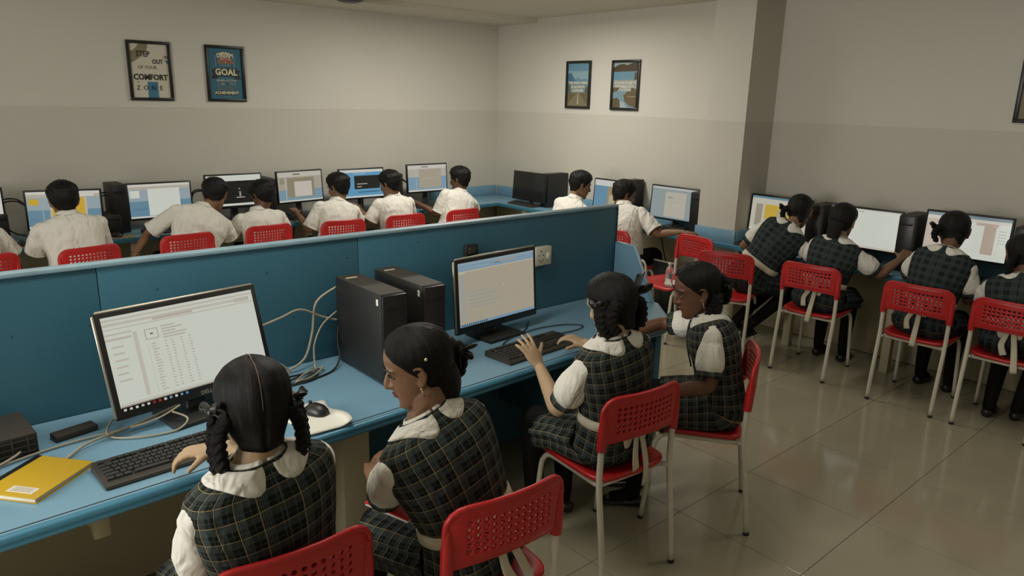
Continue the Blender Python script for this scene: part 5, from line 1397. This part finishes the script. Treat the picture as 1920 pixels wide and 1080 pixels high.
# girls along the right wall
person('girl leaning left on the counter with a side bunch, half kneeling on her chair', (5.10, 2.96, 0.575), (5.27, 2.735, 1.020), (5.37, 2.74, 1.112), (0.9, 0.28, -0.33), sh=(0.12, -1, -0.08),
       la=((5.17, 3.07, 0.815), (5.42, 3.06, 0.80), (0.9, 0.0, -0.1), DN, 0.5), ra=((5.31, 2.50, 0.78), (5.46, 2.62, 0.80), (0.8, 0.4, -0.1), DN, 0.5), knees=[(5.42, 2.87, 0.53), (5.40, 2.72, 0.50)], ankles=[(5.06, 3.02, 0.20), (5.02, 2.88, 0.20)],
       skin='skin_b', hair='sidebunch', seed=5, group=gw)
person('girl with plain black hair from behind, white bow behind her red chair', (5.08, 2.37, 0.545), (5.19, 2.31, 0.985), (5.25, 2.345, 1.10), (0.95, 0.03, -0.30), sh=(0.05, -1, 0.04),
       la=((5.27, 2.58, 0.76), (5.44, 2.50, 0.80), (0.9, -0.2, -0.1), DN, 0.5), ra=((5.25, 2.035, 0.765), (5.40, 1.97, 0.865), (0.75, -0.1, 0.45), (0.4, 0.1, -0.8), 0.8),
       skin='skin_b', hair='low', seed=6, bow=True, group=gw)
person('tall girl looking down with plaits at the side, second from the right edge', (5.075, 1.65, 0.545), (5.18, 1.605, 1.030), (5.28, 1.625, 1.130), (0.86, 0.34, -0.38), sh=(-0.05, -1, 0.0),
       la=((5.27, 1.86, 0.78), (5.45, 1.80, 0.80), (0.9, -0.1, -0.1), DN, 0.5), ra=((5.18, 1.44, 0.72), (5.41, 1.50, 0.80), (0.9, 0.2, -0.1), DN, 0.5),
       skin='skin_c', hair='sidebunch', seed=7, bow=True, group=gw)
person('girl at the right edge of the photo with a plait on her shoulder', (5.09, 1.13, 0.545), (5.19, 1.175, 0.93), (5.27, 1.22, 1.04), (0.8, 0.5, -0.33), sh=(0.05, -1, 0.03),
       la=((5.22, 1.40, 0.70), (5.42, 1.36, 0.79), (0.9, -0.1, -0.1), DN, 0.5), ra=((5.25, 0.95, 0.70), (5.43, 1.02, 0.79), (0.9, 0.2, -0.1), DN, 0.5),
       skin='skin_c', hair='sidelong', seed=8, bow=True, group=gw, knees=[(5.44, 1.25, 0.51), (5.46, 1.05, 0.51)], ankles=[(5.18, 1.215, 0.085), (5.26, 1.08, 0.085)])
# boys along the back wall
def boy(label, P, N, H, F, la, ra, **kw):
    person(label, P, N, H, F, la=la, ra=ra, girl=False, hair='short', **kw)
X1 = (1, 0, 0)
boy('boy cut off by the left edge of the photo', (0.40, 6.12, 0.545), (0.40, 6.16, 0.985), (0.37, 6.20, 1.10), (-0.1, 0.95, -0.25), ((0.18, 6.25, 0.74), (0.27, 6.44, 0.80), (0.2, 0.9, -0.1), DN, 0.5), ((0.66, 6.22, 0.74), (0.55, 6.45, 0.80), (-0.2, 0.9, -0.1), DN, 0.5), seed=11, sh=X1, group=bb_, skin='skin_b')
boy('boy with back to us before the yellow page monitor, leftmost full figure', (1.05, 6.06, 0.545), (1.02, 6.13, 1.005), (1.015, 6.17, 1.108), (0.03, 0.95, -0.22), ((0.80, 6.20, 0.73), (0.90, 6.44, 0.80), (0.3, 0.9, -0.1), DN, 0.5), ((1.245, 6.24, 0.74), (1.18, 6.46, 0.80), (-0.2, 0.9, -0.1), DN, 0.5), seed=12, sh=X1, group=bb_, skin='skin_b', shw=1.12, hs=1.10)
boy('boy bending forward with his head down to the right', (1.82, 6.12, 0.545), (2.01, 6.18, 0.975), (2.125, 6.22, 1.072), (0.45, 0.82, -0.45), ((1.60, 6.28, 0.80), (1.44, 6.16, 0.65), (-0.3, -0.5, -0.6), (0.5, 0, 0), 0.6), ((2.21, 6.20, 0.70), (2.25, 6.46, 0.80), (0.1, 0.9, -0.1), DN, 0.5), seed=13, sh=(1, 0.05, -0.10), group=bb_, skin='skin_b', shw=1.14, hs=1.08, bulge=0.07)
boy('boy with his face turned a little left at the black picture monitor', (2.50, 6.18, 0.545), (2.49, 6.22, 0.915), (2.535, 6.23, 1.035), (-0.35, 0.88, -0.35), ((2.26, 6.28, 0.73), (2.36, 6.45, 0.80), (0.2, 0.9, -0.1), DN, 0.5), ((2.73, 6.28, 0.73), (2.66, 6.46, 0.80), (-0.1, 0.9, -0.1), DN, 0.5), seed=14, sh=X1, group=bb_, skin='skin_c')
boy('boy with one hand on the keyboard at the brown square monitor', (3.16, 6.12, 0.545), (3.23, 6.18, 0.945), (3.255, 6.20, 1.066), (-0.45, 0.86, -0.22), ((2.95, 6.20, 0.70), (2.93, 6.42, 0.83), (0.1, 0.8, 0.25), DN, 0.6), ((3.47, 6.24, 0.73), (3.40, 6.46, 0.80), (-0.1, 0.9, -0.1), DN, 0.5), seed=15, sh=X1, group=bb_, skin='skin_b')
boy('boy before the blue desktop monitor, second from right in the back row', (3.82, 6.10, 0.545), (3.83, 6.16, 0.955), (3.80, 6.17, 1.068), (-0.42, 0.87, -0.25), ((3.58, 6.20, 0.72), (3.57, 6.42, 0.84), (0, 0.85, 0.2), DN, 0.6), ((4.07, 6.24, 0.73), (4.0, 6.46, 0.80), (-0.1, 0.9, -0.1), DN, 0.5), seed=16, sh=X1, group=bb_, skin='skin_b')
boy('boy before the corner monitor, rightmost in the back row', (4.50, 6.10, 0.545), (4.655, 6.16, 0.945), (4.657, 6.17, 1.070), (-0.45, 0.88, -0.12), ((4.40, 6.20, 0.72), (4.27, 6.42, 0.83), (-0.3, 0.8, 0.3), DN, 0.6), ((4.90, 6.24, 0.73), (4.80, 6.46, 0.80), (-0.1, 0.9, -0.1), DN, 0.5), seed=17, sh=X1, group=bb_, skin='skin_c')
boy('boy in profile nearest the corner at the right wall counter', (5.02, 4.98, 0.545), (5.13, 4.92, 0.975), (5.20, 4.925, 1.105), (0.84, -0.48, -0.25), ((5.20, 5.20, 0.76), (5.44, 5.10, 0.80), (0.9, -0.2, -0.1), DN, 0.5), ((5.22, 4.68, 0.76), (5.45, 4.75, 0.80), (0.9, 0.1, -0.1), DN, 0.5), seed=18, sh=(0.08, -1, 0), group=bs_, skin='skin_b', face=True)
boy('boy in profile stretching his bare arm toward the empty red chair', (5.05, 4.18, 0.545), (5.13, 4.30, 0.985), (5.20, 4.365, 1.070), (0.84, -0.45, -0.28), ((5.25, 4.52, 0.75), (5.45, 4.42, 0.80), (0.9, -0.2, -0.1), DN, 0.5), ((5.16, 3.93, 0.785), (5.20, 3.70, 0.825), (0.25, -0.9, 0.05), DN, 0.5), seed=19, sh=(0.15, -1, -0.03), group=bs_, skin='skin_b', face=True)

book = thing('red_notebook', 'red notebook with white page edges on the lap of the girl looking left', 'notebook', (1.105, 1.775, 0.640), D(16))
hard('cover', MB().box((0, 0, 0.010), (0.13, 0.18, 0.004), 0.001), MAT['red'], book)
hard('pages', MB().box((0, 0, 0.004), (0.126, 0.176, 0.008), 0.001), MAT['paper'], book)
